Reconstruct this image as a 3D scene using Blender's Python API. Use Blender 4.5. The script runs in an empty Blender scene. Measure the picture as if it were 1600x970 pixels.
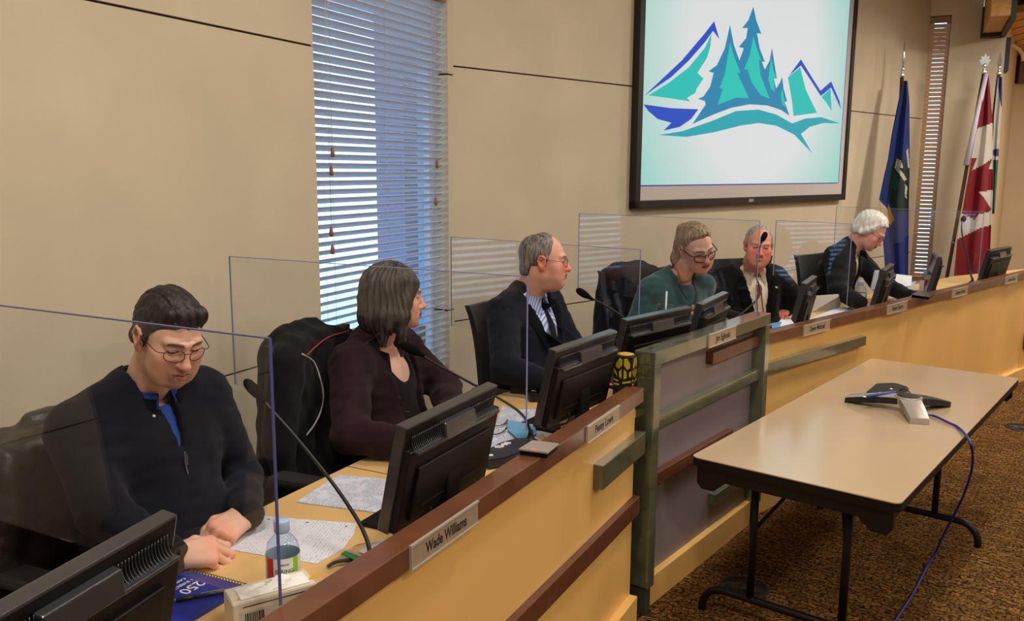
import bpy, bmesh, math, random
import numpy as np
from mathutils import Vector, Matrix, Euler
from mathutils.bvhtree import BVHTree
random.seed(7); np.random.seed(7)
SC = bpy.context.scene
COL = SC.collection
PI = math.pi

# ------------------------------------------------------------------ camera model (a 30 mm lens held at 1.9 m)
FPX = 1350.0; PITCH = math.radians(9.26); ROLL = math.radians(.33); CAMH = 1.9
_cp, _sp = math.cos(PITCH), math.sin(PITCH)
_R = np.array([1., 0, 0]); _F = np.array([0, _cp, -_sp]); _U = np.array([0, _sp, _cp])
_c, _s = math.cos(ROLL), math.sin(ROLL)
CR = _c * _R + _s * _U; CU = -_s * _R + _c * _U; CF = _F
CAM = np.array([0, 0, CAMH])
def ray(x, y): return (x - 800) / FPX * CR - (y - 485) / FPX * CU + CF
def on_z(x, y, z):                      # the point of a view ray at height z
    d = ray(x, y); return Vector(CAM + (z - CAMH) / d[2] * d)
def on_plane(x, y, p0, ang):            # ... on the vertical plane through p0 that runs along ang (degrees from +Y to +X)
    a = math.radians(ang); n = np.array([math.cos(a), -math.sin(a), 0]); d = ray(x, y)
    t = ((np.array([p0[0], p0[1], 0]) - CAM) @ n) / (d @ n); return Vector(CAM + t * d)
def dep(x, y, zc): return Vector(CAM + zc * ray(x, y))

cam = bpy.data.cameras.new('camera'); cam_o = bpy.data.objects.new('camera', cam); COL.objects.link(cam_o)
cam.sensor_fit = 'HORIZONTAL'; cam.sensor_width = 36; cam.lens = FPX / 1600 * 36; cam.clip_start = .02; cam.clip_end = 200
cam_o.matrix_world = Matrix(((CR[0], CU[0], -CF[0], 0), (CR[1], CU[1], -CF[1], 0), (CR[2], CU[2], -CF[2], CAMH), (0, 0, 0, 1)))
SC.camera = cam_o
SC.view_settings.view_transform = 'Standard'; SC.view_settings.look = 'None'
SC.view_settings.gamma = 1; SC.view_settings.use_curve_mapping = False
SC.cycles.use_denoising = True; SC.cycles.max_bounces = 10; SC.cycles.transparent_max_bounces = 24
SC.cycles.diffuse_bounces = 5; SC.cycles.glossy_bounces = 4; SC.cycles.caustics_reflective = False; SC.cycles.caustics_refractive = False
SC.cycles.sample_clamp_indirect = 6

# ------------------------------------------------------------------ materials
def lin(c): return tuple((v / 255 / 12.92 if v / 255 <= .04045 else ((v / 255 + .055) / 1.055) ** 2.4) for v in c)
def mat(name, col, rough=.5, metal=0, noise=None, bump=None, spec=.5, coat=0, trans=0, sheen=0):
    """col in sRGB 0-255; noise=(scale, amount, (sx,sy,sz)); bump=(scale, strength, (sx,sy,sz))"""
    m = bpy.data.materials.new(name); m.use_nodes = True; nt = m.node_tree; b = nt.nodes['Principled BSDF']
    c = lin(col); b.inputs['Base Color'].default_value = (*c, 1); b.inputs['Roughness'].default_value = rough
    b.inputs['Metallic'].default_value = metal; b.inputs['Specular IOR Level'].default_value = spec
    b.inputs['Coat Weight'].default_value = coat; b.inputs['Coat Roughness'].default_value = .16; b.inputs['Coat IOR'].default_value = 1.5 if coat < .9 else 1.75
    if coat >= .9: b.inputs['Coat Roughness'].default_value = .1
    b.inputs['Transmission Weight'].default_value = trans
    b.inputs['Sheen Weight'].default_value = sheen
    def tex(scale, st):
        tc = nt.nodes.new('ShaderNodeTexCoord'); mp = nt.nodes.new('ShaderNodeMapping'); mp.inputs['Scale'].default_value = st
        n = nt.nodes.new('ShaderNodeTexNoise'); n.inputs['Scale'].default_value = scale; n.inputs['Detail'].default_value = 4
        nt.links.new(tc.outputs['Object'], mp.inputs[0]); nt.links.new(mp.outputs[0], n.inputs['Vector']); return n
    if noise:
        n = tex(noise[0], noise[2] if len(noise) > 2 else (1, 1, 1)); r = nt.nodes.new('ShaderNodeValToRGB')
        a = noise[1]; e = r.color_ramp.elements
        e[0].position = .3; e[1].position = .7
        e[0].color = (*[v * (1 - a) for v in c], 1); e[1].color = (*[min(1, v * (1 + a)) for v in c], 1)
        nt.links.new(n.outputs['Fac'], r.inputs[0]); nt.links.new(r.outputs[0], b.inputs['Base Color'])
    if bump:
        n = tex(bump[0], bump[2] if len(bump) > 2 else (1, 1, 1)); bp = nt.nodes.new('ShaderNodeBump')
        bp.inputs['Strength'].default_value = bump[1]; bp.inputs['Distance'].default_value = .01
        nt.links.new(n.outputs['Fac'], bp.inputs['Height']); nt.links.new(bp.outputs[0], b.inputs['Normal'])
    return m
def emis(name, col, strength):
    m = bpy.data.materials.new(name); m.use_nodes = True; nt = m.node_tree; b = nt.nodes['Principled BSDF']
    b.inputs['Base Color'].default_value = (0.02, .02, .02, 1); b.inputs['Emission Color'].default_value = (*lin(col), 1)
    b.inputs['Emission Strength'].default_value = strength; b.inputs['Roughness'].default_value = .7
    return m
def clear_mat(name, tint, rough=.03, ior=1.49):
    """thin clear sheet: mirror-like by Fresnel, else see-through"""
    m = bpy.data.materials.new(name); m.use_nodes = True; nt = m.node_tree; nt.nodes.clear()
    o = nt.nodes.new('ShaderNodeOutputMaterial'); mx = nt.nodes.new('ShaderNodeMixShader'); f = nt.nodes.new('ShaderNodeLayerWeight')
    t = nt.nodes.new('ShaderNodeBsdfTransparent'); g = nt.nodes.new('ShaderNodeBsdfGlossy'); f.inputs['Blend'].default_value = .5
    pw = nt.nodes.new('ShaderNodeMath'); pw.operation = 'POWER'; pw.inputs[1].default_value = 5
    ma = nt.nodes.new('ShaderNodeMath'); ma.operation = 'MULTIPLY_ADD'; f0 = ((ior - 1) / (ior + 1)) ** 2; ma.inputs[1].default_value = 1 - f0; ma.inputs[2].default_value = f0
    t.inputs[0].default_value = (*tint, 1); g.inputs['Roughness'].default_value = rough
    nt.links.new(f.outputs['Facing'], pw.inputs[0]); nt.links.new(pw.outputs[0], ma.inputs[0])
    nt.links.new(ma.outputs[0], mx.inputs[0]); nt.links.new(t.outputs[0], mx.inputs[1]); nt.links.new(g.outputs[0], mx.inputs[2])
    nt.links.new(mx.outputs[0], o.inputs[0]); return m
def attr_mat(name, rough=.5, spec=.5, bump=None, sss=0, sheen=0):
    m = mat(name, (128, 128, 128), rough, spec=spec, bump=bump, sheen=sheen); nt = m.node_tree
    a = nt.nodes.new('ShaderNodeAttribute'); a.attribute_name = 'Col'
    nt.links.new(a.outputs['Color'], nt.nodes['Principled BSDF'].inputs['Base Color'])
    if sss:
        b = nt.nodes['Principled BSDF']; b.inputs['Subsurface Weight'].default_value = sss; b.inputs['Subsurface Radius'].default_value = (.012, .005, .003); b.inputs['Subsurface Scale'].default_value = 1
    return m

# ------------------------------------------------------------------ objects
def link(name, me, mats=(), parent=None, smooth=False):
    o = bpy.data.objects.new(name, me); COL.objects.link(o)
    for m in (mats if isinstance(mats, (list, tuple)) else [mats]): me.materials.append(m)
    if parent: o.parent = parent
    if smooth:
        for p in me.polygons: p.use_smooth = True
    return o
def obj(name, bm, mats, parent=None, smooth=False, angle=None):
    bmesh.ops.recalc_face_normals(bm, faces=bm.faces)
    me = bpy.data.meshes.new(name); bm.to_mesh(me); bm.free()
    o = link(name, me, mats, parent, smooth)
    if angle:
        for p in me.polygons: p.use_smooth = True
        me.set_sharp_from_angle(angle=math.radians(angle))
    return o
def tag(o, label=None, cat=None, group=None, kind=None):
    if label: o['label'] = label
    if cat: o['category'] = cat
    if group: o['group'] = group
    if kind: o['kind'] = kind
    return o
def thing(name, label, cat, loc=(0, 0, 0), rot=None, group=None):
    o = bpy.data.objects.new(name, None); COL.objects.link(o); o.empty_display_size = .05
    o.location = loc
    if rot is not None:
        if isinstance(rot, (int, float)): o.rotation_euler = (0, 0, rot)
        elif isinstance(rot, Matrix): o.matrix_world = Matrix.Translation(loc) @ rot.to_4x4()
        else: o.rotation_euler = rot
    return tag(o, label, cat, group)
def struct(name, bm, m, **k):
    o = obj(name, bm, m, **k); o['kind'] = 'structure'; return o
def world_mat(o): return o.matrix_local if o.parent is None else o.parent.matrix_local @ o.matrix_local

def box(bm, x0, x1, y0, y1, z0, z1, M=None, bev=0, mi=0, seg=2):
    vs = [bm.verts.new((x, y, z)) for z in (z0, z1) for y in (y0, y1) for x in (x0, x1)]
    fs = [bm.faces.new([vs[i] for i in f]) for f in ((0, 2, 3, 1), (4, 5, 7, 6), (0, 1, 5, 4), (2, 6, 7, 3), (0, 4, 6, 2), (1, 3, 7, 5))]
    for f in fs: f.material_index = mi
    if bev:
        es = list({e for f in fs for e in f.edges})
        r = bmesh.ops.bevel(bm, geom=es, offset=bev, segments=seg, affect='EDGES', profile=.5)
        vs = list({v for f in r['faces'] for v in f.verts} | {v for v in vs if v.is_valid})
        for f in r['faces']: f.material_index = mi
    if M is not None: bmesh.ops.transform(bm, matrix=M, verts=[v for v in vs if v.is_valid])
    return vs
def poly_prism(bm, pts, h, M=None, mi=0, z0=0):
    """pts: 2-D outline in xy, extruded along z"""
    b = [bm.verts.new((p[0], p[1], z0)) for p in pts]; t = [bm.verts.new((p[0], p[1], z0 + h)) for p in pts]
    n = len(pts); fs = [bm.faces.new(b[::-1]), bm.faces.new(t)]
    for i in range(n): fs.append(bm.faces.new((b[i], b[(i + 1) % n], t[(i + 1) % n], t[i])))
    for f in fs: f.material_index = mi
    if M is not None: bmesh.ops.transform(bm, matrix=M, verts=b + t)
    return b + t
def tube(bm, pts, r, n=10, caps=True, mi=0, M=None, closed=False):
    """r a number or one radius per point"""
    pts = [Vector(p) for p in pts]; k = len(pts); rs = r if isinstance(r, (list, tuple)) else [r] * k
    rings = []; up = None; allv = []
    for i, p in enumerate(pts):
        if closed: d = pts[(i + 1) % k] - pts[i - 1]
        else: d = pts[min(i + 1, k - 1)] - pts[max(i - 1, 0)]
        if d.length < 1e-9: d = Vector((0, 0, 1))
        d.normalize()
        if up is None: up = d.orthogonal().normalized()
        else:
            up = up - d * up.dot(d); up = up.normalized() if up.length > 1e-6 else d.orthogonal().normalized()
        w = d.cross(up)
        ring = [bm.verts.new(p + (up * math.cos(2 * PI * j / n) + w * math.sin(2 * PI * j / n)) * rs[i]) for j in range(n)]
        rings.append(ring); allv += ring
    fs = []
    for i in range(k if closed else k - 1):
        a, b = rings[i], rings[(i + 1) % k]
        for j in range(n): fs.append(bm.faces.new((a[j], a[(j + 1) % n], b[(j + 1) % n], b[j])))
    if caps and not closed: fs += [bm.faces.new(rings[0][::-1]), bm.faces.new(rings[-1])]
    for f in fs: f.material_index = mi; f.smooth = True
    if M is not None: bmesh.ops.transform(bm, matrix=M, verts=allv)
    return allv
def lathe(bm, prof, n=24, M=None, mi=0, cap=True):
    """prof: list of (radius, z)"""
    rings = []; allv = []
    for r, z in prof:
        ring = [bm.verts.new((r * math.cos(2 * PI * j / n), r * math.sin(2 * PI * j / n), z)) for j in range(n)]; rings.append(ring); allv += ring
    fs = []
    for a, b in zip(rings, rings[1:]):
        for j in range(n): fs.append(bm.faces.new((a[j], a[(j + 1) % n], b[(j + 1) % n], b[j])))
    if cap: fs += [bm.faces.new(rings[0][::-1]), bm.faces.new(rings[-1])]
    for f in fs: f.material_index = mi; f.smooth = True
    if M is not None: bmesh.ops.transform(bm, matrix=M, verts=allv)
    return allv
def spline(pts, n=8):
    """Catmull-Rom through pts"""
    P = [Vector(p) for p in pts]; out = []
    for i in range(len(P) - 1):
        a, b, c, d = P[max(i - 1, 0)], P[i], P[i + 1], P[min(i + 2, len(P) - 1)]
        for j in range(n):
            t = j / n; out.append(.5 * ((2 * b) + (c - a) * t + (2 * a - 5 * b + 4 * c - d) * t * t + (3 * b - a - 3 * c + d) * t ** 3))
    return out + [P[-1]]
def text_mesh(s, size, M, name, m, parent, depth=.0006, bend=None, xscale=1, bold=0):
    cu = bpy.data.curves.new('lettering', 'FONT'); cu.body = s; cu.size = size; cu.align_x = 'CENTER'; cu.align_y = 'CENTER'; cu.extrude = depth; cu.offset = bold
    o = bpy.data.objects.new('lettering', cu); COL.objects.link(o)
    bpy.context.view_layer.update()
    me = bpy.data.meshes.new_from_object(o.evaluated_get(bpy.context.evaluated_depsgraph_get()))
    bpy.data.objects.remove(o); bpy.data.curves.remove(cu)
    for v in me.vertices:
        v.co.x *= xscale
        if bend: a = v.co.x / bend; v.co = Vector(((bend + v.co.z) * math.sin(a), -(bend + v.co.z) * math.cos(a), v.co.y))
    me.transform(M)
    return link(name, me, m, parent)
def frame(p, ang):
    """local x along the desk, y to the people behind it (ang: degrees from +Y to +X)"""
    a = math.radians(ang); return Matrix(((math.sin(a), -math.cos(a), 0, p[0]), (math.cos(a), math.sin(a), 0, p[1]), (0, 0, 1, 0), (0, 0, 0, 1)))
SEG = {'L': ((.551, 3.437), 27.2), 'P': ((.586, 3.454), 37.2), 'R': ((1.67, 4.872), 46.4)}
FR = {k: frame(*v) for k, v in SEG.items()}
def seg(k, s, d, z): return FR[k] @ Vector((s, d, z))
def loc_on(x, y, k, d): return FR[k].inverted() @ on_plane(x, y, FR[k] @ Vector((0, d, 0)), SEG[k][1])
def loc_z(x, y, k, z): return FR[k].inverted() @ on_z(x, y, z)
TOP = .91; RAIL = 1.03; DAIS = .17
# ------------------------------------------------------------------ materials of the place
M_wall = mat('wall_paint', (212, 198, 172), .62, noise=(2.2, .05), bump=(160, .06))
M_gap = mat('wall_reveal_gap', (58, 44, 32), .8)
M_carpet = mat('carpet', (112, 82, 44), .95, spec=.1)
nt = M_carpet.node_tree; b_ = nt.nodes['Principled BSDF']
tc = nt.nodes.new('ShaderNodeTexCoord'); mp = nt.nodes.new('ShaderNodeMapping'); mp.inputs['Rotation'].default_value = (0, 0, .63); mp.inputs['Scale'].default_value = (1, 1, 1)
nt.links.new(tc.outputs['Object'], mp.inputs[0])
br = nt.nodes.new('ShaderNodeTexBrick'); br.inputs['Scale'].default_value = 9; br.inputs['Mortar Size'].default_value = .035; br.inputs['Mortar Smooth'].default_value = .6; br.inputs['Row Height'].default_value = .32; br.inputs['Brick Width'].default_value = .6
br.inputs['Color1'].default_value = (*lin((146, 108, 58)), 1); br.inputs['Color2'].default_value = (*lin((110, 78, 38)), 1); br.inputs['Mortar'].default_value = (*lin((48, 32, 16)), 1)
dn = nt.nodes.new('ShaderNodeTexNoise'); dn.inputs['Scale'].default_value = 16; dn.inputs['Detail'].default_value = 3
vm = nt.nodes.new('ShaderNodeVectorMath'); vm.operation = 'SCALE'; vm.inputs['Scale'].default_value = .09
va = nt.nodes.new('ShaderNodeVectorMath'); va.operation = 'ADD'
nt.links.new(mp.outputs[0], dn.inputs['Vector']); nt.links.new(dn.outputs['Color'], vm.inputs[0]); nt.links.new(mp.outputs[0], va.inputs[0]); nt.links.new(vm.outputs[0], va.inputs[1]); nt.links.new(va.outputs[0], br.inputs['Vector'])
fn = nt.nodes.new('ShaderNodeTexNoise'); fn.inputs['Scale'].default_value = 70; fn.inputs['Detail'].default_value = 5
rp = nt.nodes.new('ShaderNodeValToRGB'); rp.color_ramp.elements[0].position = .38; rp.color_ramp.elements[1].position = .66; rp.color_ramp.elements[0].color = (.22, .2, .18, 1); rp.color_ramp.elements[1].color = (1.35, 1.3, 1.2, 1)
mm = nt.nodes.new('ShaderNodeMix'); mm.data_type = 'RGBA'; mm.blend_type = 'MULTIPLY'; mm.inputs[0].default_value = 1
nt.links.new(mp.outputs[0], fn.inputs['Vector']); nt.links.new(fn.outputs['Fac'], rp.inputs[0]); nt.links.new(br.outputs['Color'], mm.inputs[6]); nt.links.new(rp.outputs[0], mm.inputs[7]); nt.links.new(mm.outputs[2], b_.inputs['Base Color'])
bp = nt.nodes.new('ShaderNodeBump'); bp.inputs['Strength'].default_value = .7; bp.inputs['Distance'].default_value = .012; nt.links.new(fn.outputs['Fac'], bp.inputs['Height']); nt.links.new(bp.outputs[0], b_.inputs['Normal'])

M_plank = mat('pine_planks', (244, 178, 84), .5, noise=(3, .16, (1, 14, 14)))
M_beam = mat('glulam_beam', (196, 140, 74), .55, noise=(4, .2, (1, 10, 10)))
M_blacksteel = mat('black_steel', (22, 21, 22), .5)
M_white = mat('white_ceiling', (226, 220, 208), .8)
M_slat = mat('blind_slat', (226, 224, 226), .45)
M_slat2 = mat('blind_slat_tan', (226, 188, 150), .45)
M_wood = mat('sill_wood', (150, 100, 58), .45, noise=(6, .2, (1, 8, 8)))
M_snow = mat('snow', (245, 247, 252), .9)
M_clear = clear_mat('window_pane', (.96, .97, .98), .01)
M_cord = mat('blind_cord', (190, 188, 190), .7)
M_frame = mat('window_frame_white', (206, 206, 214), .5)

# ------------------------------------------------------------------ plan of the room
AL, AR, AE = 25.0, 46.0, 115.0
PA = Vector((-.371, 5.487)); PLs = PA
WL = frame(PA, AL); WR = frame(PA, AR)               # local x along the wall, y outward
PB = Vector(on_plane(1436, 250, PA, AR)[:2])
WE = frame(PB, AE)
def wl(x, y): v = WL.inverted() @ on_plane(x, y, PA, AL); return v.x, v.z
def wr(x, y): v = WR.inverted() @ on_plane(x, y, PA, AR); return v.x, v.z
def we(x, y): v = WE.inverted() @ on_plane(x, y, PB, AE); return v.x, v.z
WT = .16; HT = 4.4
def wall_with_hole(name, M, x0, x1, grooves, hole, z1=HT, mats=None, trim=None):
    """slabs between the reveal gaps, a dark backing in the gaps, a hole (x0,x1,z0,z1) for a window"""
    bm = bmesh.new(); zs = [0] + list(grooves) + [z1]
    for a, b in zip(zs, zs[1:]):
        lo = a + (.005 if a > 0 else 0); hi = b - (.005 if b < z1 else 0)
        if hole is None: box(bm, x0, x1, 0, WT, lo, hi, M); continue
        hx0, hx1, hz0, hz1 = hole
        box(bm, x0, hx0, 0, WT, lo, hi, M); box(bm, hx1, x1, 0, WT, lo, hi, M)
        if lo < hz0: box(bm, hx0, hx1, 0, WT, lo, min(hi, hz0), M)
        if hi > hz1: box(bm, hx0, hx1, 0, WT, max(lo, hz1), hi, M)
    for g in grooves:
        if hole is None or not (hole[2] < g < hole[3]): box(bm, x0, x1, .012, WT, g - .006, g + .006, M, mi=1)
        else:
            box(bm, x0, hole[0], .012, WT, g - .006, g + .006, M, mi=1); box(bm, hole[1], x1, .012, WT, g - .006, g + .006, M, mi=1)
    return struct(name, bm, mats or [M_wall, M_gap])
hx0 = wl(487, 0)[0]; hx0 = min(hx0, wl(502, 505)[0]); hx1 = wl(699, 0)[0]
H1 = (hx0, hx1, .62, 2.96)
wall_with_hole('wall_left', WL, -9.6, .0, (1.013, 2.472), H1)
x2 = (WR.inverted() @ Vector((PB.x, PB.y, 0))).x
wall_with_hole('wall_right', WR, .0, x2, (.931, 2.526), None)
e0 = we(1443, 26)[0]; e1 = we(1485, 24)[0]; eb = we(1456, 430)[0]
H2 = (min(e0, we(1423, 430)[0]), (e1 + eb) / 2, .62, we(1460, 25)[1])
xe = we(1564, 150)[0]
bm = bmesh.new()
box(bm, 0, H2[0], 0, WT, 0, HT, WE); box(bm, H2[1], xe, 0, WT, 0, 3.42, WE); box(bm, H2[0], H2[1], 0, WT, 0, H2[2], WE); box(bm, H2[0], H2[1], 0, WT, H2[3], HT, WE)
xb = we(1533, 57)[0]
box(bm, H2[1], xb, 0, WT, 3.42, HT, WE)
struct('wall_end', bm, [M_wall])
# the rest of the room: a farther wall past the end wall, side and back walls
PC = WE @ Vector((xe, 0, 0))
bm = bmesh.new(); F2 = frame((7.55, 13.4), 95); F3 = frame((PC.x, PC.y), math.degrees(math.atan2(7.55 - PC.x, 13.4 - PC.y))); box(bm, .12, 3.8, 0, .1, 0, 4.4, F3)
box(bm, -.02, 3, 0, .15, 0, 4.4, F2); struct('wall_far', bm, [mat('far_wall_paint', (214, 190, 152), .6, noise=(2, .04))])
bm = bmesh.new(); box(bm, .0, 3, -.12, 0, 3.22, 3.62, F2); struct('trim_1', bm, [mat('brown_fascia', (112, 84, 72), .6, noise=(5, .12))])
bm = bmesh.new(); box(bm, 10.2, 10.35, -5, 14, 0, 4.4); struct('wall_side', bm, [M_wall])
bm = bmesh.new(); box(bm, -6, 10.3, -5.15, -5, 0, 4.4); struct('wall_back', bm, [M_wall])
# floors
bm = bmesh.new(); v = [bm.verts.new(p) for p in ((-8, -5.2, 0), (10.4, -5.2, 0), (10.4, 14, 0), (4.5, 14, 0), (-8, 6, 0))]; bm.faces.new(v); struct('floor', bm, [M_carpet])
def xl(k, s, d): p = seg(k, s, d, 0); return (p.x, p.y)
bm = bmesh.new()
poly_prism(bm, [xl('L', -6.5, .09), xl('L', -.06, .1), xl('P', .05, .11), xl('P', 1.27, .11), xl('R', -.3, .09), xl('R', 5.5, .09), (PB.x + .5, PB.y - .3), (PB.x, PB.y), (PA.x, PA.y), tuple((WL @ Vector((-9, 0, 0)))[:2])], DAIS)
struct('floor_dais', bm, [M_carpet])
# ceilings: plaster over the dais, pine planks to the right of the beam
PE = WE @ Vector((xb, 0, 0)); P7 = Vector((1.05, -5))
bm = bmesh.new(); poly_prism(bm, [(-8, -5.2), (10.4, -5.2), (10.4, 14), (3, 14), (-8, 6)], .1, z0=4.35); struct('ceiling', bm, [M_white])
bm = bmesh.new(); a = Vector((PC.x - .05, PC.y + .02)); dr = Vector((.30, -.954))
q = [a + Vector((0, 3.4)), a, a + dr * 6.5]
M_plank2 = M_plank
nt = M_plank.node_tree; b_ = nt.nodes['Principled BSDF']
poly_prism(bm, [tuple(q[0]), (10.2, 13.5), (10.2, a.y - 6), tuple(q[2]), tuple(q[1])], .08, z0=3.66)
for i in range(16):                      # v-grooves of the boards
    x = a.x + .04 + i * .3; ya = max(a.y - 6, a.y - (x - a.x) * 3.1)
    if x < 10.1: box(bm, x, x + .008, ya + .05, 13.4, 3.652, 3.66, mi=1)
tk = struct('ceiling_planks', bm, [M_plank, mat('plank_groove', (196, 132, 58), .7)])
bm = bmesh.new()                          # knots in the boards
for i in range(46):
    x = random.uniform(5.6, 9.2); y = random.uniform(a.y - 3.2, 13); lathe(bm, [(.001, 3.6505), (random.uniform(.012, .03), 3.651), (.02, 3.656)], 10, Matrix.Translation((x, y, 0)))
o = obj('ceiling_knots', bm, [mat('pine_knot', (92, 50, 22), .6)]); o.parent = tk
# glulam beam in a black steel shoe on top of the end wall
bt = tag(obj('ceiling_beam', bmesh.new(), [M_beam]), kind='structure')
def beam_pt(x, y, off=0): return WE.inverted() @ on_plane(x, y, WE @ Vector((0, off, 0)), AE)
bm = bmesh.new(); z0 = we(1550, 55)[1]; bx0, bx1 = we(1535, 50)[0], we(1563, 50)[0]
box(bm, bx0, bx1, -1.3, .1, z0 + .01, z0 + .62, WE, bev=.006); me = bpy.data.meshes.new('ceiling_beam'); bm.to_mesh(me); bm.free(); bt.data = me; me.materials.append(M_beam)
bm = bmesh.new()
box(bm, bx0 - .02, bx1 + .02, -.14, .1, z0 - .03, z0 + .012, WE); box(bm, bx1, bx1 + .05, -1.3, .1, z0 - .03, z0 + .64, WE); box(bm, bx0 - .02, bx0, -.14, .1, z0, z0 + .3, WE); box(bm, bx0 - .012, bx1, -1.31, -.75, z0 + .3, z0 + .64, WE)
obj('beam_shoe', bm, [M_blacksteel], bt)
bm = bmesh.new()
for k in range(2): lathe(bm, [(.022, 0), (.022, .03), (.01, .03), (.01, .05)], 6, WE @ Matrix.Translation((bx1 + .05, -.3 - .16 * k, z0 + .42)) @ Matrix.Rotation(PI / 2, 4, 'Y'))
obj('bolt', bm, [mat('galvanised', (180, 170, 150), .4, .7)], bt)
cd = thing('conduit', 'bent pale conduit pipe above the brown board near the beam', 'pipe', tuple(on_z(1572, 84, 3.5)))
bm = bmesh.new(); p0 = WE @ Vector((xe + .03, .1, 3.28)); pts = [dep(1568, 74, 10.6), dep(1580, 72, 10.6), dep(1590, 76, 10.6), dep(1597, 84, 10.6), dep(1599, 95, 10.6)]
tube(bm, [Vector(p) - cd.location for p in spline(pts, 5)], .022, 8); obj('pipe', bm, [mat('conduit_paint', (206, 190, 160), .5)], cd)
bm = bmesh.new(); box(bm, xe, xe + .05, 0, .3, 3.05, 3.42, WE); struct('trim_2', bm, [M_blacksteel])

# ------------------------------------------------------------------ outside
bm = bmesh.new(); v = [bm.verts.new(p) for p in ((-40, -10, -.4), (30, -10, -.4), (30, 60, -.4), (-40, 60, -.4))]; bm.faces.new(v); o = struct('ground_outside', bm, [M_snow])
o.location.z = 0
bm = bmesh.new(); cx = wl(641, 250)[0]
Wo = frame(PA, AL)
p_ = on_plane(632, 250, WL @ Vector((0, 1.5, 0)), AL); px0 = (WL.inverted() @ p_).x
p_ = on_plane(652, 250, WL @ Vector((0, 1.5, 0)), AL); px1 = (WL.inverted() @ p_).x
box(bm, px0, px1, 1.5, 1.8, -.4, 4.2, WL); struct('pillar_outside', bm, [mat('pillar_lavender', (158, 150, 190), .8)])
p_ = on_plane(664, 250, WL @ Vector((0, 3.2, 0)), AL); px2 = (WL.inverted() @ p_).x
bm = bmesh.new(); box(bm, px2, px2 + 5, 3.2, 3.5, -.4, 4.4, WL); struct('wall_outside', bm, [mat('outside_siding', (104, 150, 176), .8)])

bm = bmesh.new(); box(bm, H2[0] - .3, H2[0] + (H2[1] - H2[0]) * .42, .5, .62, -.4, 4.3, WE); struct('pillar_outside', bm, [mat('blocker_tan', (150, 118, 92), .8)])  # box added outside to block daylight from the left part of the slim window
# ------------------------------------------------------------------ windows with blinds
def window(n, M, H, slats, pitch, tilt, tassels, m_sl, head_z, depth=.05):
    x0, x1, z0, z1 = H
    bm = bmesh.new(); fw = .045
    for a in ((x0, x0 + fw, z0, z1), (x1 - fw, x1, z0, z1), (x0, x1, z0, z0 + fw), (x0, x1, z1 - fw, z1)): box(bm, a[0], a[1], .11, .15, a[2], a[3], M)
    w = obj('window_%d' % n, bm, [M_frame]); w['kind'] = 'structure'
    bm = bmesh.new(); box(bm, x0 + fw, x1 - fw, .128, .132, z0 + fw, z1 - fw, M); obj('pane', bm, [M_clear], w)
    bm = bmesh.new(); box(bm, x0 - .02, x1 + .02, -.02, .11, z0 - .025, z0, M, bev=.004); obj('sill', bm, [M_wood], w)
    bl = thing('window_blind', slats, 'window blind', tuple(M @ Vector(((x0 + x1) / 2, depth, z0))))
    def loc(bm_): bmesh.ops.transform(bm_, matrix=Matrix.Translation(-bl.location), verts=bm_.verts)
    bm = bmesh.new(); k = int((head_z - z0 - .03) / pitch) + 1; hw = .0255
    for i in range(k):
        z = z0 + .035 + i * pitch; T = M @ Matrix.Translation((0, depth, z)) @ Matrix.Rotation(tilt, 4, 'X')
        box(bm, x0 + .012, x1 - .012, -hw, hw, -.0014, .0014, T)
    loc(bm); obj('slats', bm, [m_sl], bl)
    bm = bmesh.new(); box(bm, x0 + .006, x1 - .006, depth - .03, depth + .03, head_z, head_z + .055, M, bev=.003); box(bm, x0 + .004, x1 - .004, depth - .04, depth - .03, head_z - .012, head_z + .06, M); loc(bm); obj('head_rail', bm, [M_wood], bl)
    bm = bmesh.new(); box(bm, x0 + .012, x1 - .012, depth - .026, depth + .026, z0 + .002, z0 + .02, M, bev=.004); loc(bm); obj('bottom_rail', bm, [m_sl], bl)
    bm = bmesh.new()
    for f in ((.12, .5, .88) if x1 - x0 > .6 else (.75,)):
        x = x0 + (x1 - x0) * f
        for dy in (-.027, .027): tube(bm, [M @ Vector((x, depth + dy, z0)), M @ Vector((x, depth + dy, head_z))], .0012, 5)
    loc(bm); obj('ladder_cord', bm, [M_cord], bl)
    for (x, z) in tassels:
        bm = bmesh.new(); lathe(bm, [(.003, .045), (.007, .04), (.011, .012), (.0105, 0), (.006, -.004)], 12, M @ Matrix.Translation((x, depth - .045, z))); loc(bm); t = obj('tassel', bm, [mat('tassel_wood', (150, 96, 66), .5)], bl)
        bm = bmesh.new(); tube(bm, [M @ Vector((x, depth - .045, z + .04)), M @ Vector((x, depth - .04, head_z))], .001, 5); loc(bm); obj('pull_cord', bm, [M_cord], t)
    return w
def wlz(x, y): v = WL.inverted() @ on_plane(x, y, WL @ Vector((0, .0, 0)), AL); return v.x, v.z
window(1, WL, H1, 'wide white slatted blind on the tall window behind the woman in burgundy', .0434, math.radians(-33), [wlz(521, 244), wlz(519, 273), wlz(519, 368), wlz(521, 396), wlz(684, 262), wlz(682, 320)], M_slat, 2.9)
window(2, WE, H2, 'narrow tan slatted blind on the slim window between the flags', .049, math.radians(-52), [], M_slat2, H2[3] - .07)
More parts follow.
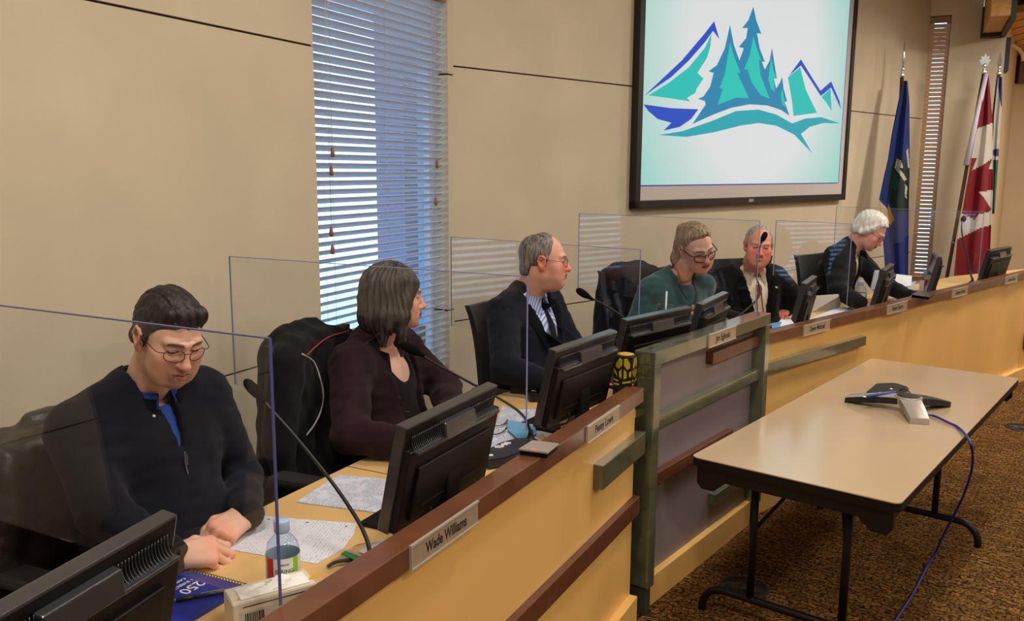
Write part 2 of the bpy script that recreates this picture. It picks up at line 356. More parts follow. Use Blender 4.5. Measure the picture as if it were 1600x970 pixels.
# ------------------------------------------------------------------ council desk in three runs
M_maple = mat('maple_veneer', (240, 192, 114), .42, noise=(1.6, .09, (1, 1, .25)), coat=.15)
M_top = mat('maple_worktop', (226, 186, 124), .38, noise=(2, .06, (1, 1, 1)), coat=.2)
M_rail = mat('stained_rail', (108, 66, 43), .34, noise=(9, .22), coat=.3)
M_stripe = mat('stained_stripe', (96, 54, 34), .42, noise=(7, .2, (1, 6, 6)), coat=.15)
M_green = mat('mottled_green_laminate', (88, 92, 72), .25, noise=(14, .26), coat=1.0)
M_greydk = mat('grey_panel', (138, 126, 128), .6, noise=(5, .08), bump=(220, .1))
M_recess = mat('toe_post', (60, 64, 54), .5, noise=(10, .2))
M_seam = mat('seam', (40, 28, 18), .8)
def run(k, label, s0, s1, toprail, kick_d, rail_depth=.07):
    t = thing('council_desk', label, 'desk', tuple(seg(k, (s0 + s1) / 2, .3, 0)))
    return t
def addp(t, name, k, boxes, m, bev=.003):
    bm = bmesh.new()
    for b in boxes: box(bm, *b, FR[k], bev=bev)
    bmesh.ops.transform(bm, matrix=Matrix.Translation(-t.location), verts=bm.verts)
    return obj(name, bm, m, t)
def worktop(t, k, outline_sd, seams):
    bm = bmesh.new(); poly_prism(bm, [tuple((FR[kk] @ Vector((s, d, 0)))[:2]) for kk, s, d in outline_sd], .032, z0=TOP - .032)
    bmesh.ops.transform(bm, matrix=Matrix.Translation(-t.location), verts=bm.verts); w = obj('worktop', bm, M_top, t)
    for s in seams:
        bm = bmesh.new(); box(bm, s - .002, s + .002, .07, .684, TOP - .03, TOP + .0006, FR[k])
        bmesh.ops.transform(bm, matrix=Matrix.Translation(-t.location), verts=bm.verts); obj('seam', bm, M_seam, w)
    return w
WD = .684
# left run
sL0, sL1 = -4.6, -.03
tL = run('L', 'near left council desk run of blond wood with one green bar and a brown stripe', sL0, sL1, RAIL, 0)
addp(tL, 'front_panel', 'L', [(sL0, sL1, .035, .055, .1, RAIL - .059)], M_maple, .001)
addp(tL, 'rail', 'L', [(sL0, sL1, 0, .072, RAIL - .059, RAIL)], M_rail)
addp(tL, 'kick_board', 'L', [(sL0, sL1, 0, .05, 0, .125)], M_maple)
addp(tL, 'brown_stripe', 'L', [(sL0, sL1 + .02, .008, .04, .485, .562)], M_stripe)
addp(tL, 'green_bar', 'L', [(-.48, sL1 + .03, -.004, .04, .745, .838)], M_green)
# inner corner of the worktop, on the bisector of the two runs
def corner(k1, k2, d):
    a, b = FR[k1] @ Vector((0, d, 0)), FR[k2] @ Vector((0, d, 0)); u = FR[k1].to_3x3() @ Vector((1, 0, 0)); v = FR[k2].to_3x3() @ Vector((1, 0, 0))
    den = u.x * -v.y + v.x * u.y; r = b - a; s = (r.x * -v.y + v.x * r.y) / den; return (FR[k1].inverted() @ (a + u * s)).x
cL = corner('L', 'P', WD); cP = corner('P', 'L', WD); cP2 = corner('P', 'R', WD); cR = corner('R', 'P', WD)
cLf = corner('L', 'P', .08); cPf = corner('P', 'L', .08); cP2f = corner('P', 'R', .08); cRf = corner('R', 'P', .08)
worktop(tL, 'L', [('L', sL0, .07), ('L', cLf, .08), ('L', cL, WD), ('L', sL0, WD)], (-3.2, -2.15, -1.08, -.0))
for s in (-3.2, -2.1, -1.05): addp(tL, 'support_panel', 'L', [(s - .012, s + .012, .06, .5, DAIS, TOP - .032)], M_maple, .001)
# middle run: the grey panel in a green frame
PW = 1.28
tP = run('P', 'centre desk front of grey panel in a green mottled frame', 0, PW, 1.165, .04)
addp(tP, 'top_ledge', 'P', [(0, PW, 0, .095, 1.165 - .058, 1.165)], M_green)
addp(tP, 'post', 'P', [(0, .058, 0, .12, .13, 1.107)], M_green)
addp(tP, 'post', 'P', [(PW - .058, PW, 0, .12, .13, 1.107)], M_green)
addp(tP, 'post_foot', 'P', [(.008, .05, .012, .1, 0, .13)], M_recess)
addp(tP, 'post_foot', 'P', [(PW - .05, PW - .008, .012, .1, 0, .13)], M_recess)
addp(tP, 'grey_panel', 'P', [(.055, PW - .055, .07, .095, .1, 1.108)], M_greydk, .001)
addp(tP, 'green_rail', 'P', [(.057, PW - .055, .022, .072, .815, .872)], M_green)
addp(tP, 'brown_bar', 'P', [(.645, PW - .057, .032, .072, .994, 1.052)], M_stripe)
addp(tP, 'brown_bar', 'P', [(.057, .94, .036, .072, .552, .608)], M_stripe)
addp(tP, 'green_bar', 'P', [(.74, PW - .05, .032, .072, .266, .322)], M_green)
addp(tP, 'kick_board', 'P', [(.05, PW - .05, .038, .09, 0, .135)], M_maple)
worktop(tP, 'P', [('P', cPf, .08), ('P', cP2f, .08), ('P', cP2, WD), ('P', cP, WD)], ())
# right run
sR0, sR1 = -.46, 4.17
tR = run('R', 'far right council desk run of blond wood with a short green bar', sR0, sR1, RAIL, 0)
addp(tR, 'front_panel', 'R', [(sR0, sR1, .035, .055, .1, RAIL - .059)], M_maple, .001)
addp(tR, 'rail', 'R', [(sR0, sR1, 0, .072, RAIL - .059, RAIL)], M_rail)
addp(tR, 'kick_board', 'R', [(sR0, sR1, 0, .05, 0, .125)], M_maple)
addp(tR, 'green_bar', 'R', [(sR0, .83, -.004, .04, .80, .862)], M_green)
worktop(tR, 'R', [('R', cRf, .08), ('R', sR1, .07), ('R', sR1, WD), ('R', cR, WD)], (.7, 2.1, 3.4))
FR['E'] = frame(seg('R', sR1, 0, 0), 58)
SEG['E'] = (tuple(seg('R', sR1, 0, 0)[:2]), 58)
tE = run('E', 'end piece of the council desk at the far right with a brown stripe', 0, 1.6, RAIL, 0)
addp(tE, 'front_panel', 'E', [(.0, 1.6, .035, .055, .1, RAIL - .059)], M_maple, .001)
addp(tE, 'rail', 'E', [(0, 1.6, 0, .072, RAIL - .059, RAIL)], M_rail)
addp(tE, 'kick_board', 'E', [(0, 1.6, 0, .05, 0, .125)], M_maple)
addp(tE, 'brown_stripe', 'E', [(.03, 1.6, -.005, .04, .3, .46)], M_stripe)
cRe = corner('R', 'E', WD); cEe = corner('E', 'R', WD)
worktop(tE, 'E', [('E', 0.02, .07), ('E', 1.6, .07), ('E', 1.6, WD), ('E', cEe, WD), ('R', sR1 - .002, WD)], ())

# ------------------------------------------------------------------ name plates
M_plate = mat('plate_silver', (176, 156, 130), .42, .25, noise=(30, .05))
M_plate_e = mat('plate_edge', (214, 206, 192), .35, .5)
M_ink = mat('black_lettering', (26, 22, 20), .6)
def plate(k, s, z, txt, label, w=.30, d=0, h=.056, xs=.78):
    t = thing('name_plate', label, 'name plate', rot=FR[k].to_3x3() @ Matrix.Rotation(0, 3, 'Z'), loc=tuple(seg(k, s, d, z)), group='name plates along the desk rail')
    bm = bmesh.new(); box(bm, -w / 2, w / 2, -.006, 0, -h / 2, h / 2, bev=.001); obj('plate', bm, M_plate, t)
    bm = bmesh.new(); box(bm, -w / 2 - .003, w / 2 + .003, -.008, .0, h / 2 - .001, h / 2 + .004); box(bm, -w / 2 - .003, w / 2 + .003, -.008, .0, -h / 2 - .004, -h / 2 + .001); box(bm, -w / 2 - .003, -w / 2, -.008, 0, -h / 2, h / 2); obj('holder', bm, M_plate_e, t)
    text_mesh(txt, .040, Matrix.Translation((0, -.0062, 0)) @ Matrix.Rotation(PI / 2, 4, 'X'), 'lettering', M_ink, t, .0003, xscale=xs, bold=.0008)
def mid(px, k, d=0): return sum((loc_on(x, y, k, d).x for x, y in px)) / len(px)
plate('L', mid([(643, 868), (742, 796)], 'L'), 1.0, 'Wade Williams', 'silver name plate in black lettering, nearest of all to the camera', .315)
plate('L', mid([(917, 673), (965, 641)], 'L'), 1.0, 'Penny Lowe', 'silver name plate on the rail just left of the green frame post', .31, xs=.9)
plate('P', .66, 1.134, 'Jim Eglinski', 'pale name plate on the green top ledge of the grey panel', .30, xs=.9)
plate('R', mid([(1255, 515), (1296, 505)], 'R'), .998, 'Dawn Mitchell', 'name plate on the rail just right of the grey panel', .31)
plate('R', mid([(1386, 484), (1416, 476)], 'R'), .998, 'Shawn Berry', 'name plate below the dark monitor of the white haired man', .31, xs=.85)
plate('R', mid([(1487, 460), (1511, 453)], 'R'), .998, 'Anthony Giezen', 'name plate on the far rail below the red and white flag', .31, xs=.74)
plate('R', mid([(1570, 439), (1589, 434)], 'R'), .998, 'Lavone Olson', 'last name plate on the rail at the far right end', .31, xs=.8)

# ------------------------------------------------------------------ monitors
M_mon = mat('monitor_black', (8, 8, 10), .5, spec=.3)
M_mon2 = mat('monitor_grey_black', (44, 46, 51), .25, bump=(600, .1), coat=.6)
M_scr = mat('monitor_glass', (20, 24, 34), .08, spec=.6)
M_cable = mat('cable_black', (14, 14, 15), .5)
def monitor(P, yaw, label, w=.49, h=.30, tilt=12, lift=.05):
    """P: middle of the back top edge; yaw: degrees from +Y to +X of the width"""
    F = frame(P, yaw).to_3x3()
    T = F @ Matrix.Rotation(math.radians(tilt), 3, 'X')        # top leans to the room
    base = Vector(P) - T @ Vector((0, 0, h)); base = Vector((base.x, base.y, TOP))
    t = thing('desk_monitor', label, 'monitor', tuple(base + F @ Vector((0, .05, 0))), F, 'black desk monitors along the council desk')
    L = (Matrix.Translation(P) @ T.to_4x4()); TW = t.matrix_world.inverted() if False else (Matrix.Translation(t.location) @ F.to_4x4()).inverted()
    L = TW @ L @ Matrix.Translation((0, 0, -h))
    bm = bmesh.new(); box(bm, -w / 2, w / 2, 0, .034, 0, h, L, bev=.003)
    obj('bezel', bm, M_mon2, t)
    bm = bmesh.new(); box(bm, -w / 2 + .018, w / 2 - .018, .033, .0355, .022, h - .018, L); obj('screen', bm, M_scr, t)
    bm = bmesh.new()
    box(bm, -w / 2 + .006, w / 2 - .006, -.022, .003, .004, h - .062, L, bev=.003)
    box(bm, -w / 2 + .05, w / 2 - .05, -.031, -.018, .03, h - .115, L, bev=.004)
    box(bm, -w / 2 + .006, w / 2 - .006, -.001, .003, h - .064, h - .006, L)
    box(bm, -w / 2 + .09, w / 2 - .09, -.034, -.03, .062, .066, L)
    obj('back_housing', bm, M_mon, t)
    n = 17
    for sx in (-1, 1):                          # scooped vents with ribs, either side of the middle block
        bm = bmesh.new()
        x0, x1 = (.085, w / 2 - .03) if sx > 0 else (-w / 2 + .03, -.085)
        prof = [(-.024 + .021 * math.sin(a) , h - .064 + .036 * (1 - math.cos(a))) for a in [PI / 2 * i / 6 for i in range(7)]]
        for i in range(n):
            x = x0 + (x1 - x0) * i / (n - 1)
            tube(bm, [L @ Vector((x, y - .001, z)) for y, z in prof], .0014, 5)
        box(bm, x0 - .006, x1 + .006, -.034, -.020, h - .072, h - .063, L, bev=.002)
        obj('vent', bm, M_mon2, t)
    bm = bmesh.new()
    vs = box(bm, -.085, .085, -.034, .001, h - .072, h - .026, None, bev=.004)
    for v in vs:
        if v.is_valid and v.co.z > h - .04: v.co.y += (.0 if v.co.y > -.015 else .012)
    bmesh.ops.transform(bm, matrix=L, verts=bm.verts)
    obj('handle_block', bm, M_mon2, t)
    bm = bmesh.new(); box(bm, -.13, .13, -.05, .13, 0, .014, bev=.006); obj('stand_base', bm, M_mon, t)
    bm = bmesh.new(); q = L @ Vector((0, -.02, .09)); box(bm, -.035, .035, q.y - .016, q.y + .012, .01, q.z + .04, bev=.004); obj('neck', bm, M_mon, t)
    bm = bmesh.new(); tube(bm, spline([L @ Vector((-.1, -.03, .035)), L @ Vector((-.1, -.035, -.0)), Vector((-.12, -.05, .03)), Vector((-.16, -.07, .006))], 5), .004, 7); obj('cable', bm, M_cable, t)
    return t
def mon_px(TL, TR, z, label, ang=None, w=None, **k):
    a, b = on_z(*TL, z), on_z(*TR, z)
    an = math.degrees(math.atan2(b.x - a.x, b.y - a.y)) if ang is None else ang
    return monitor((a + b) / 2, an, label, w or (b - a).length, **k)
r = on_z(278, 803, 1.26); a_ = math.radians(16.5); monitor(r - Vector((math.sin(a_), math.cos(a_), 0)) * .25, 16.5, 'black monitor seen from behind, cut off by the lower left corner', .5)
mon_px((635, 670), (778, 601), 1.26, 'black monitor seen from behind, above the nearest silver name plate')
mon_px((869, 549), (965, 517), 1.26, 'black monitor seen from behind, next to the black and yellow box')
mon_px((980, 501), (1081, 480), 1.265, 'black monitor right behind the left end of the grey panel')
mon_px((1098, 476), (1139, 457), 1.26, 'black monitor turned edge-on in front of the woman in teal')
mon_px((1262, 443), (1277, 432), 1.235, 'narrow looking black monitor beside the silver tablet', w=.44)
mon_px((1382, 424), (1400, 411), 1.235, 'black monitor in front of the white haired reader', w=.48)
r = on_z(1472.5, 402.5, 1.235); a_ = math.radians(21); monitor(r + Vector((math.sin(a_), math.cos(a_), 0)) * .22, 21, 'monitor whose dark blue screen edge shows, left of the red and white flag', .44)
mon_px((1546, 392), (1584, 385), 1.245, 'last black monitor at the far right end of the desk', w=.58)

# ------------------------------------------------------------------ clear acrylic shields between the seats
M_acr = clear_mat('acrylic_sheet', (.965, .97, .975), .02)
M_edge = mat('acrylic_edge', (128, 132, 176), .3, spec=.6)
def shield(k, s, d0, d1, z0, z1, label, yaw=0, edge=M_edge, th=.006):
    t = thing('acrylic_shield', label, 'acrylic shield', tuple(seg(k, s, d0, z0)), FR[k].to_3x3() @ Matrix.Rotation(math.radians(yaw), 3, 'Z'), 'clear acrylic shields between the seats')
    L = d1 - d0; H = z1 - z0
    bm = bmesh.new(); box(bm, -th / 2, th / 2, 0, L, 0, H); obj('sheet', bm, M_acr, t)
    bm = bmesh.new(); e = .0022
    box(bm, -th / 2 - .0003, th / 2 + .0003, -e, .0003, 0, H); box(bm, -th / 2 - .0003, th / 2 + .0003, 0, L, H - .0003, H + e); box(bm, -th / 2 - .0003, th / 2 + .0003, L - .0003, L + e, 0, H)
    obj('polished_edge', bm, edge, t)
    return t
def shield_px(k, foot, ztop_px, far_px, zf, label, far_d=None, edge=M_edge):
    f = loc_z(*foot, k, zf); p = seg(k, f.x, f.y, 0)
    a = SEG[k][1]; ap_ = a + 90                          # sheet runs square to the desk
    q = on_plane(*ztop_px, p, ap_); z1 = q.z
    far = FR[k].inverted() @ on_plane(*far_px, p, ap_)
    return shield(k, f.x, f.y, far_d or far.y, zf, z1, label, edge=edge)
M_edge1 = mat('acrylic_edge_dark', (80, 84, 142), .3, spec=.6)
shield_px('L', (438, 945), (427, 530), (0, 483), RAIL, 'large clear shield with a blue edge in front of the man in navy', 1.2, M_edge1)
shield_px('L', (822, 672), (815, 432), (359, 410), RAIL, 'clear shield over the woman in burgundy, edge just right of her')
shield_px('P', (996, 553), (995, 390), (705, 378), 1.0, 'clear shield whose edge meets the left end of the green ledge')
shield_px('P', (1180, 485), (1179.5, 345), (905, 352), 1.165, 'clear shield across the woman in teal, edge left of the smiling man')
shield_px('R', (1322, 487), (1326, 350), (1213, 345), RAIL, 'clear shield between the smiling man and the white haired man')
shield_px('R', (1527, 445), (1533, 331), (1307, 328), RAIL, 'farthest clear shield in front of the flags')
# ------------------------------------------------------------------ folding table in front of the desk
M_ttop = mat('table_laminate', (206, 180, 146), .22, noise=(3, .03), coat=.85)
M_tedge = mat('table_edge', (13, 12, 13), .5, spec=.3)
M_steel = mat('black_tube', (11, 11, 12), .45, spec=.35)
tb = thing('folding_table', 'long beige folding table with black edge and black tube legs', 'table', (1.8225, 4.1175, 0), frame((0, 0), 38.65).to_3x3() @ Matrix.Identity(3))
def rrect(hx, hy, r, n=6):
    out = []
    for cx, cy, a0 in ((hx - r, hy - r, 0), (-hx + r, hy - r, 90), (-hx + r, -hy + r, 180), (hx - r, -hy + r, 270)):
        for i in range(n + 1): a = math.radians(a0 + 90 * i / n); out.append((cx + r * math.cos(a), cy + r * math.sin(a)))
    return out
bm = bmesh.new(); poly_prism(bm, rrect(1.222, .408, .03), .004, z0=.736); obj('tabletop', bm, M_ttop, tb)
bm = bmesh.new(); poly_prism(bm, rrect(1.2225, .4085, .03), .032, z0=.7038); obj('edge_band', bm, M_tedge, tb)
for sy in (-1, 1):
    bm = bmesh.new()
    pr = [(-1.16, .70), (1.16, .70), (1.16, .655), (1.10, .625), (-1.10, .625), (-1.16, .655)]
    vs = poly_prism(bm, pr, .045, Matrix(((1, 0, 0, 0), (0, 0, 1, sy * .335 - .0225), (0, 1, 0, 0), (0, 0, 0, 1)))); obj('apron', bm, M_steel, tb)
for u in (-1.19, 1.19):
    bm = bmesh.new(); box(bm, u - .012, u + .012, -.38, .38, .648, .705, bev=.002)
    for sy in (-1, 1): poly_prism(bm, [(sy * .385, .705), (sy * .385, .63), (sy * .365, .605), (sy * .31, .605), (sy * .255, .655), (sy * .255, .705)], .03, Matrix(((0, 0, 1, u - .015), (1, 0, 0, 0), (0, 1, 0, 0), (0, 0, 0, 1))))
    obj('end_apron', bm, M_steel, tb)
for u, sgn in ((-1.06, 1), (.42, -1)):
    for w in (-.19, .19):
        bm = bmesh.new(); tube(bm, [(u, w, .115), (u, w, .70)], .0165, 12); obj('leg', bm, M_steel, tb)
    bm = bmesh.new(); pts = [(u, -.405, .0)] + [(u, -.405 + .10 * (1 - math.cos(a)), .02 + .095 * math.sin(a)) for a in [PI / 2 * i / 6 for i in range(7)]]
    pts = pts + [(u, -p[1], p[2]) for p in pts[::-1]]; tube(bm, pts, .0175, 12); obj('foot_rail', bm, M_steel, tb)
    bm = bmesh.new(); box(bm, u - .02, u + .02, -.25, .25, .68, .705, bev=.004); obj('hinge_bar', bm, M_steel, tb)
    for w in (-.19, .19):
        bm = bmesh.new(); tube(bm, [(u, w, .42), (u + sgn * .32, w * .25, .665)], .008, 8); box(bm, u + sgn * .32 - .02, u + sgn * .32 + .02, w * .25 - .02, w * .25 + .02, .655, .704); obj('brace', bm, M_steel, tb)

# ------------------------------------------------------------------ conference phone: three arms, speaker in the middle
M_silver = mat('silver_plastic', (176, 168, 158), .34, .35)
M_phblk = mat('phone_mesh_black', (18, 18, 20), .6, bump=(900, .3))
M_led = emis('red_light', (255, 60, 70), 2.2)
pc = on_z(1418, 640, .745); pc = Vector((pc.x, pc.y, .741))
ph = thing('conference_phone', 'silver and black three-armed conference phone with a red light on the folding table', 'phone', tuple(pc))
tipA = on_z(1444, 671, .74); d0 = math.atan2(tipA.y - pc.y, tipA.x - pc.x)
for i, (off, ln, nm) in enumerate(((0, .235, 'arm'), (-2.03, .29, 'arm'), (2.2, .25, 'arm'))):
    a = d0 + off; R_ = Matrix.Rotation(a, 4, 'Z')
    bm = bmesh.new(); rows = []
    for k in range(9):
        t = k / 8; x = .02 + t * (ln - .02); w = .05 - .008 * t; zt = .07 - .042 * t ** 1.6; zb = .036 * (1 - t ** 1.3); zb = max(0, zb)
        rows.append([bm.verts.new((x, y, z)) for y, z in ((-w, zb), (-w, zt - .003), (-w + .004, zt), (w - .004, zt), (w, zt - .003), (w, zb))])
    for r0, r1 in zip(rows, rows[1:]):
        for j in range(6):
            f = bm.faces.new((r0[j], r0[(j + 1) % 6], r1[(j + 1) % 6], r1[j])); f.material_index = 1 if (j in (0, 4, 5) and i) or j == 5 else 0
    bm.faces.new(rows[0][::-1]); bm.faces.new(rows[-1])
    bmesh.ops.transform(bm, matrix=R_, verts=bm.verts); arm = obj('arm', bm, [M_silver if i < 2 else M_phblk, M_phblk], ph, angle=40)
    if i == 0:
        bm = bmesh.new(); lathe(bm, [(.0065, 0), (.006, .0018), (.002, .0025)], 14, R_ @ Matrix.Translation((ln * .66, 0, .0487))); obj('indicator_light', bm, M_led, arm)
    if i == 1:
        bm = bmesh.new(); box(bm, .075, .20, -.03, .03, .0, .004, R_ @ Matrix.Translation((0, 0, .056)) @ Matrix.Rotation(.12, 4, 'Y')); obj('keypad', bm, mat('keypad_blue_black', (28, 44, 92), .2), arm)
bm = bmesh.new(); lathe(bm, [(.062, .035), (.064, .068), (.06, .074), (.055, .075)], 32); obj('body_ring', bm, M_silver, ph, angle=40)
bm = bmesh.new(); lathe(bm, [(.055, .068), (.055, .0755), (.03, .079), (.001, .08)], 32); obj('speaker_grille', bm, M_phblk, ph)
# blue cable from the phone over the table edge to the carpet
ex = Vector((math.cos(d0), math.sin(d0), 0)); ey = Vector((ex.y, -ex.x, 0))
pts = [pc + ex * .20 - ey * .0 + Vector((0, 0, .012)), pc + ex * .19 + (on_z(1466, 660, .752) - on_z(1444, 666, .752)) * 1.0 + Vector((0, 0, .012)), on_z(1484, 661, .75), on_z(1495, 666, .747), on_z(1508, 678, .752), on_z(1517, 694, .735), on_z(1520, 712, .66), on_z(1517, 740, .55), on_z(1505, 775, .42), on_z(1490, 806, .30), on_z(1474, 836, .18), on_z(1462, 862, .07), on_z(1449, 884, .012), on_z(1428, 925, .006), on_z(1400, 968, .006), on_z(1372, 1010, .006)]
bm = bmesh.new(); tube(bm, spline(pts, 6), .0058, 8)
tag(obj('phone_cable', bm, mat('cable_blue', (34, 38, 140), .4)), 'blue cable hanging from the conference phone down to the carpet', 'cable')
# the pouch beside the phone
M_pouch = mat('black_leather', (26, 26, 30), .4, bump=(120, .25))
po = thing('microphone_pouch', 'black pouch with two pale snap buttons behind the conference phone', 'pouch', tuple(on_z(1392, 620, .741)))
bm = bmesh.new(); q = [on_z(*p, .745) - po.location for p in ((1353, 618), (1368, 605), (1398, 604), (1420, 611), (1408, 623), (1375, 624))]
vs = poly_prism(bm, [(p.x, p.y) for p in q], .028, z0=.0)
bmesh.ops.bevel(bm, geom=bm.edges[:], offset=.006, segments=2, affect='EDGES'); obj('body', bm, M_pouch, po, angle=50)
for p in ((1375, 613.5), (1392, 607.5)):
    s = on_z(*p, .773) - po.location; bm = bmesh.new(); lathe(bm, [(.009, -.004), (.009, .0), (.006, .003)], 14, Matrix.Translation(s)); obj('snap_button', bm, mat('brass_snap', (206, 196, 160), .35, .6), po)
bm = bmesh.new(); tube(bm, spline([on_z(1405, 610, .775) - po.location, on_z(1415, 608, .79) - po.location, on_z(1423, 615, .76) - po.location], 6), .003, 7); obj('cord', bm, M_cable, po)

# ------------------------------------------------------------------ round floor grilles
M_vent = mat('floor_grille', (46, 38, 32), .5, .2)
def floor_vent(x, y, r, label):
    c = on_z(x, y, 0); t = thing('floor_vent', label, 'floor vent', (c.x, c.y, .0), group='round floor grilles')
    bm = bmesh.new(); lathe(bm, [(r, 0), (r, .004), (r - .012, .006), (r - .018, .004), (r - .02, .003)], 40, cap=False); obj('rim', bm, M_vent, t)
    bm = bmesh.new(); lathe(bm, [(r - .018, .0015), (.001, .0016)], 32, cap=False); obj('bowl', bm, mat('grille_dark', (14, 12, 11), .7), t)
    bm = bmesh.new()
    for i in range(28):
        a = 2 * PI * i / 28; pts = [Vector((math.cos(a + .5 * q), math.sin(a + .5 * q), 0)) * (r * (.22 + .7 * q)) + Vector((0, 0, .004)) for q in (0, .33, .66, 1)]; tube(bm, pts, .0035, 5)
    lathe(bm, [(r * .2, .002), (r * .2, .006), (.001, .0065)], 20); obj('swirl_grille', bm, M_vent, t)
floor_vent(1163, 917, .115, 'round swirl floor grille beside the near leg of the folding table')
floor_vent(1596, 668, .115, 'round floor grille at the right edge beyond the folding table')
# ------------------------------------------------------------------ projection screen with the emblem
def pip(x, y, poly):
    c = False; n = len(poly)
    for i in range(n):
        x1, y1 = poly[i]; x2, y2 = poly[i - 1]
        if (y1 > y) != (y2 > y) and x < (x2 - x1) * (y - y1) / (y2 - y1) + x1: c = not c
    return c
sx0 = (wr(992, 0)[0] + wr(980, 325)[0]) / 2; sx1 = (wr(1331, 0)[0] + wr(1312, 311)[0]) / 2; sz0 = (wr(980, 327)[1] + wr(1312, 311)[1]) / 2
SO = WR @ Vector(((sx0 + sx1) / 2, -.05, sz0)); SR = WR.to_3x3()
ps = thing('projection_screen', 'large wall screen in a black frame showing a teal and blue emblem', 'screen', tuple(SO), SR)
SW = (sx1 - sx0) / 2; SH = 2.55; bd = .062
def sc(x, y): v = (Matrix.Translation(SO) @ SR.to_4x4()).inverted() @ on_plane(x, y, SO, AR); return v.x, v.z
M_sblk = mat('screen_frame', (16, 16, 22), .45)
bm = bmesh.new()
for b in ((-SW, -SW + bd, 0, SH), (SW - bd, SW, 0, SH), (-SW, SW, 0, bd), (-SW, SW, SH - bd, SH)): box(bm, b[0], b[1], -.018, .045, b[2], b[3], bev=.004)
obj('frame', bm, M_sblk, ps)
bm = bmesh.new(); box(bm, -SW + .01, SW - .01, .0, .02, .01, SH - .01); obj('fabric', bm, mat('screen_fabric', (206, 198, 194), .8), ps)
bm = bmesh.new(); x, z = sc(1171, 312); box(bm, x - .04, x + .04, -.0195, -.017, .018, .045); obj('maker_badge', bm, mat('badge_grey', (150, 150, 156), .4), ps)
ix0 = (sc(1003, 0)[0] + sc(997, 290)[0]) / 2; ix1 = (sc(1328, 0)[0] + sc(1309, 283)[0]) / 2; iz0 = (sc(997, 292)[1] + sc(1309, 283)[1]) / 2
bm = bmesh.new(); ix1 = min(ix1, SW - bd - .01); box(bm, ix0, ix1, -.003, .001, iz0, SH - bd - .03)
M_img = emis('projected_light', (238, 242, 242), .8); nt = M_img.node_tree; b_ = nt.nodes['Principled BSDF']
tc = nt.nodes.new('ShaderNodeTexCoord'); mp = nt.nodes.new('ShaderNodeMapping'); mp.inputs['Location'].default_value = (.1, 0, -1.15); mp.inputs['Scale'].default_value = (.46, 0, .46); mp.vector_type = 'POINT'
gr = nt.nodes.new('ShaderNodeTexGradient'); gr.gradient_type = 'SPHERICAL'; rp = nt.nodes.new('ShaderNodeValToRGB'); e = rp.color_ramp.elements
mp.inputs['Location'].default_value = (.03, 0, -.58)
e[0].position = 0.0; e[0].color = (*lin((134, 222, 206)), 1); e[1].position = .52; e[1].color = (*lin((236, 240, 240)), 1)
nt.links.new(tc.outputs['Object'], mp.inputs[0]); nt.links.new(mp.outputs[0], gr.inputs[0]); nt.links.new(gr.outputs['Fac'], rp.inputs[0]); nt.links.new(rp.outputs[0], b_.inputs['Emission Color'])
img = obj('projected_image', bm, M_img, ps)
bm = bmesh.new(); box(bm, ix0 - .008, ix1, -.0035, -.0005, iz0 - .008, iz0); box(bm, ix1, ix1 + .012, -.0035, -.0005, iz0, SH - bd - .03); obj('image_fringe', bm, emis('blue_fringe', (70, 90, 220), .5), img)
LOGO = [('swoosh', (0, 176, 190), [(195, 602), (300, 585), (430, 540), (540, 495), (640, 488), (720, 510), (790, 550), (850, 528), (920, 522), (1005, 550), (930, 548), (870, 565), (830, 597), (880, 683), (800, 600), (720, 560), (640, 548), (560, 560), (440, 590), (320, 610)]),
 ('mountain_outline', (0, 76, 205), [(130, 428), (300, 268), (400, 150), (443, 95), (466, 175), (438, 138), (400, 190), (330, 270), (250, 345), (190, 385)]),
 ('mountain_face', (0, 204, 196), [(150, 425), (240, 370), (330, 300), (400, 215), (432, 150), (425, 210), (410, 260), (368, 325), (395, 350), (365, 395), (358, 415), (322, 436), (335, 452), (240, 437)]),
 ('mountain_foot', (0, 76, 205), [(127, 465), (250, 482), (372, 487), (340, 530), (290, 565), (217, 582), (252, 547), (190, 530), (150, 495)]),
 ('tree_outline', (0, 140, 186), [(345, 553), (405, 465), (400, 450), (370, 440), (395, 430), (425, 385), (440, 325), (418, 318), (455, 290), (490, 215), (513, 112), (530, 200), (555, 270), (575, 215), (552, 210), (585, 170), (592, 125), (567, 125), (595, 90), (617, 30), (630, 90), (653, 152), (633, 147), (645, 215), (668, 275), (655, 275), (668, 310), (690, 270), (700, 213), (712, 290), (722, 350), (708, 348), (718, 395), (735, 370), (745, 343), (752, 395), (767, 450), (757, 455), (778, 515), (740, 490), (680, 470), (600, 465), (520, 480), (440, 510)]),
 ('tree_face', (0, 210, 194), [(513, 190), (530, 250), (560, 325), (545, 325), (575, 390), (597, 437), (540, 435), (457, 467), (480, 400), (467, 390), (490, 330)]),
 ('tree_face', (0, 210, 194), [(617, 160), (632, 215), (652, 270), (640, 265), (650, 340), (690, 440), (650, 425), (610, 370), (590, 310), (575, 310), (600, 250)]),
 ('tree_face', (0, 210, 194), [(697, 260), (705, 310), (717, 345), (705, 345), (712, 410), (695, 395), (683, 355), (688, 310)]),
 ('tree_face', (0, 210, 194), [(745, 395), (752, 430), (760, 480), (745, 465), (738, 430)]),
 ('mountain_face', (0, 204, 196), [(770, 345), (825, 300), (850, 400), (900, 503), (795, 517), (790, 460), (780, 400)]),
 ('mountain_outline', (0, 76, 205), [(775, 338), (828, 265), (915, 405), (963, 363), (1000, 450), (1008, 490), (963, 390), (917, 428), (870, 355), (828, 292)]),
 ('mountain_face', (0, 204, 196), [(920, 432), (960, 395), (965, 495), (940, 455)])]
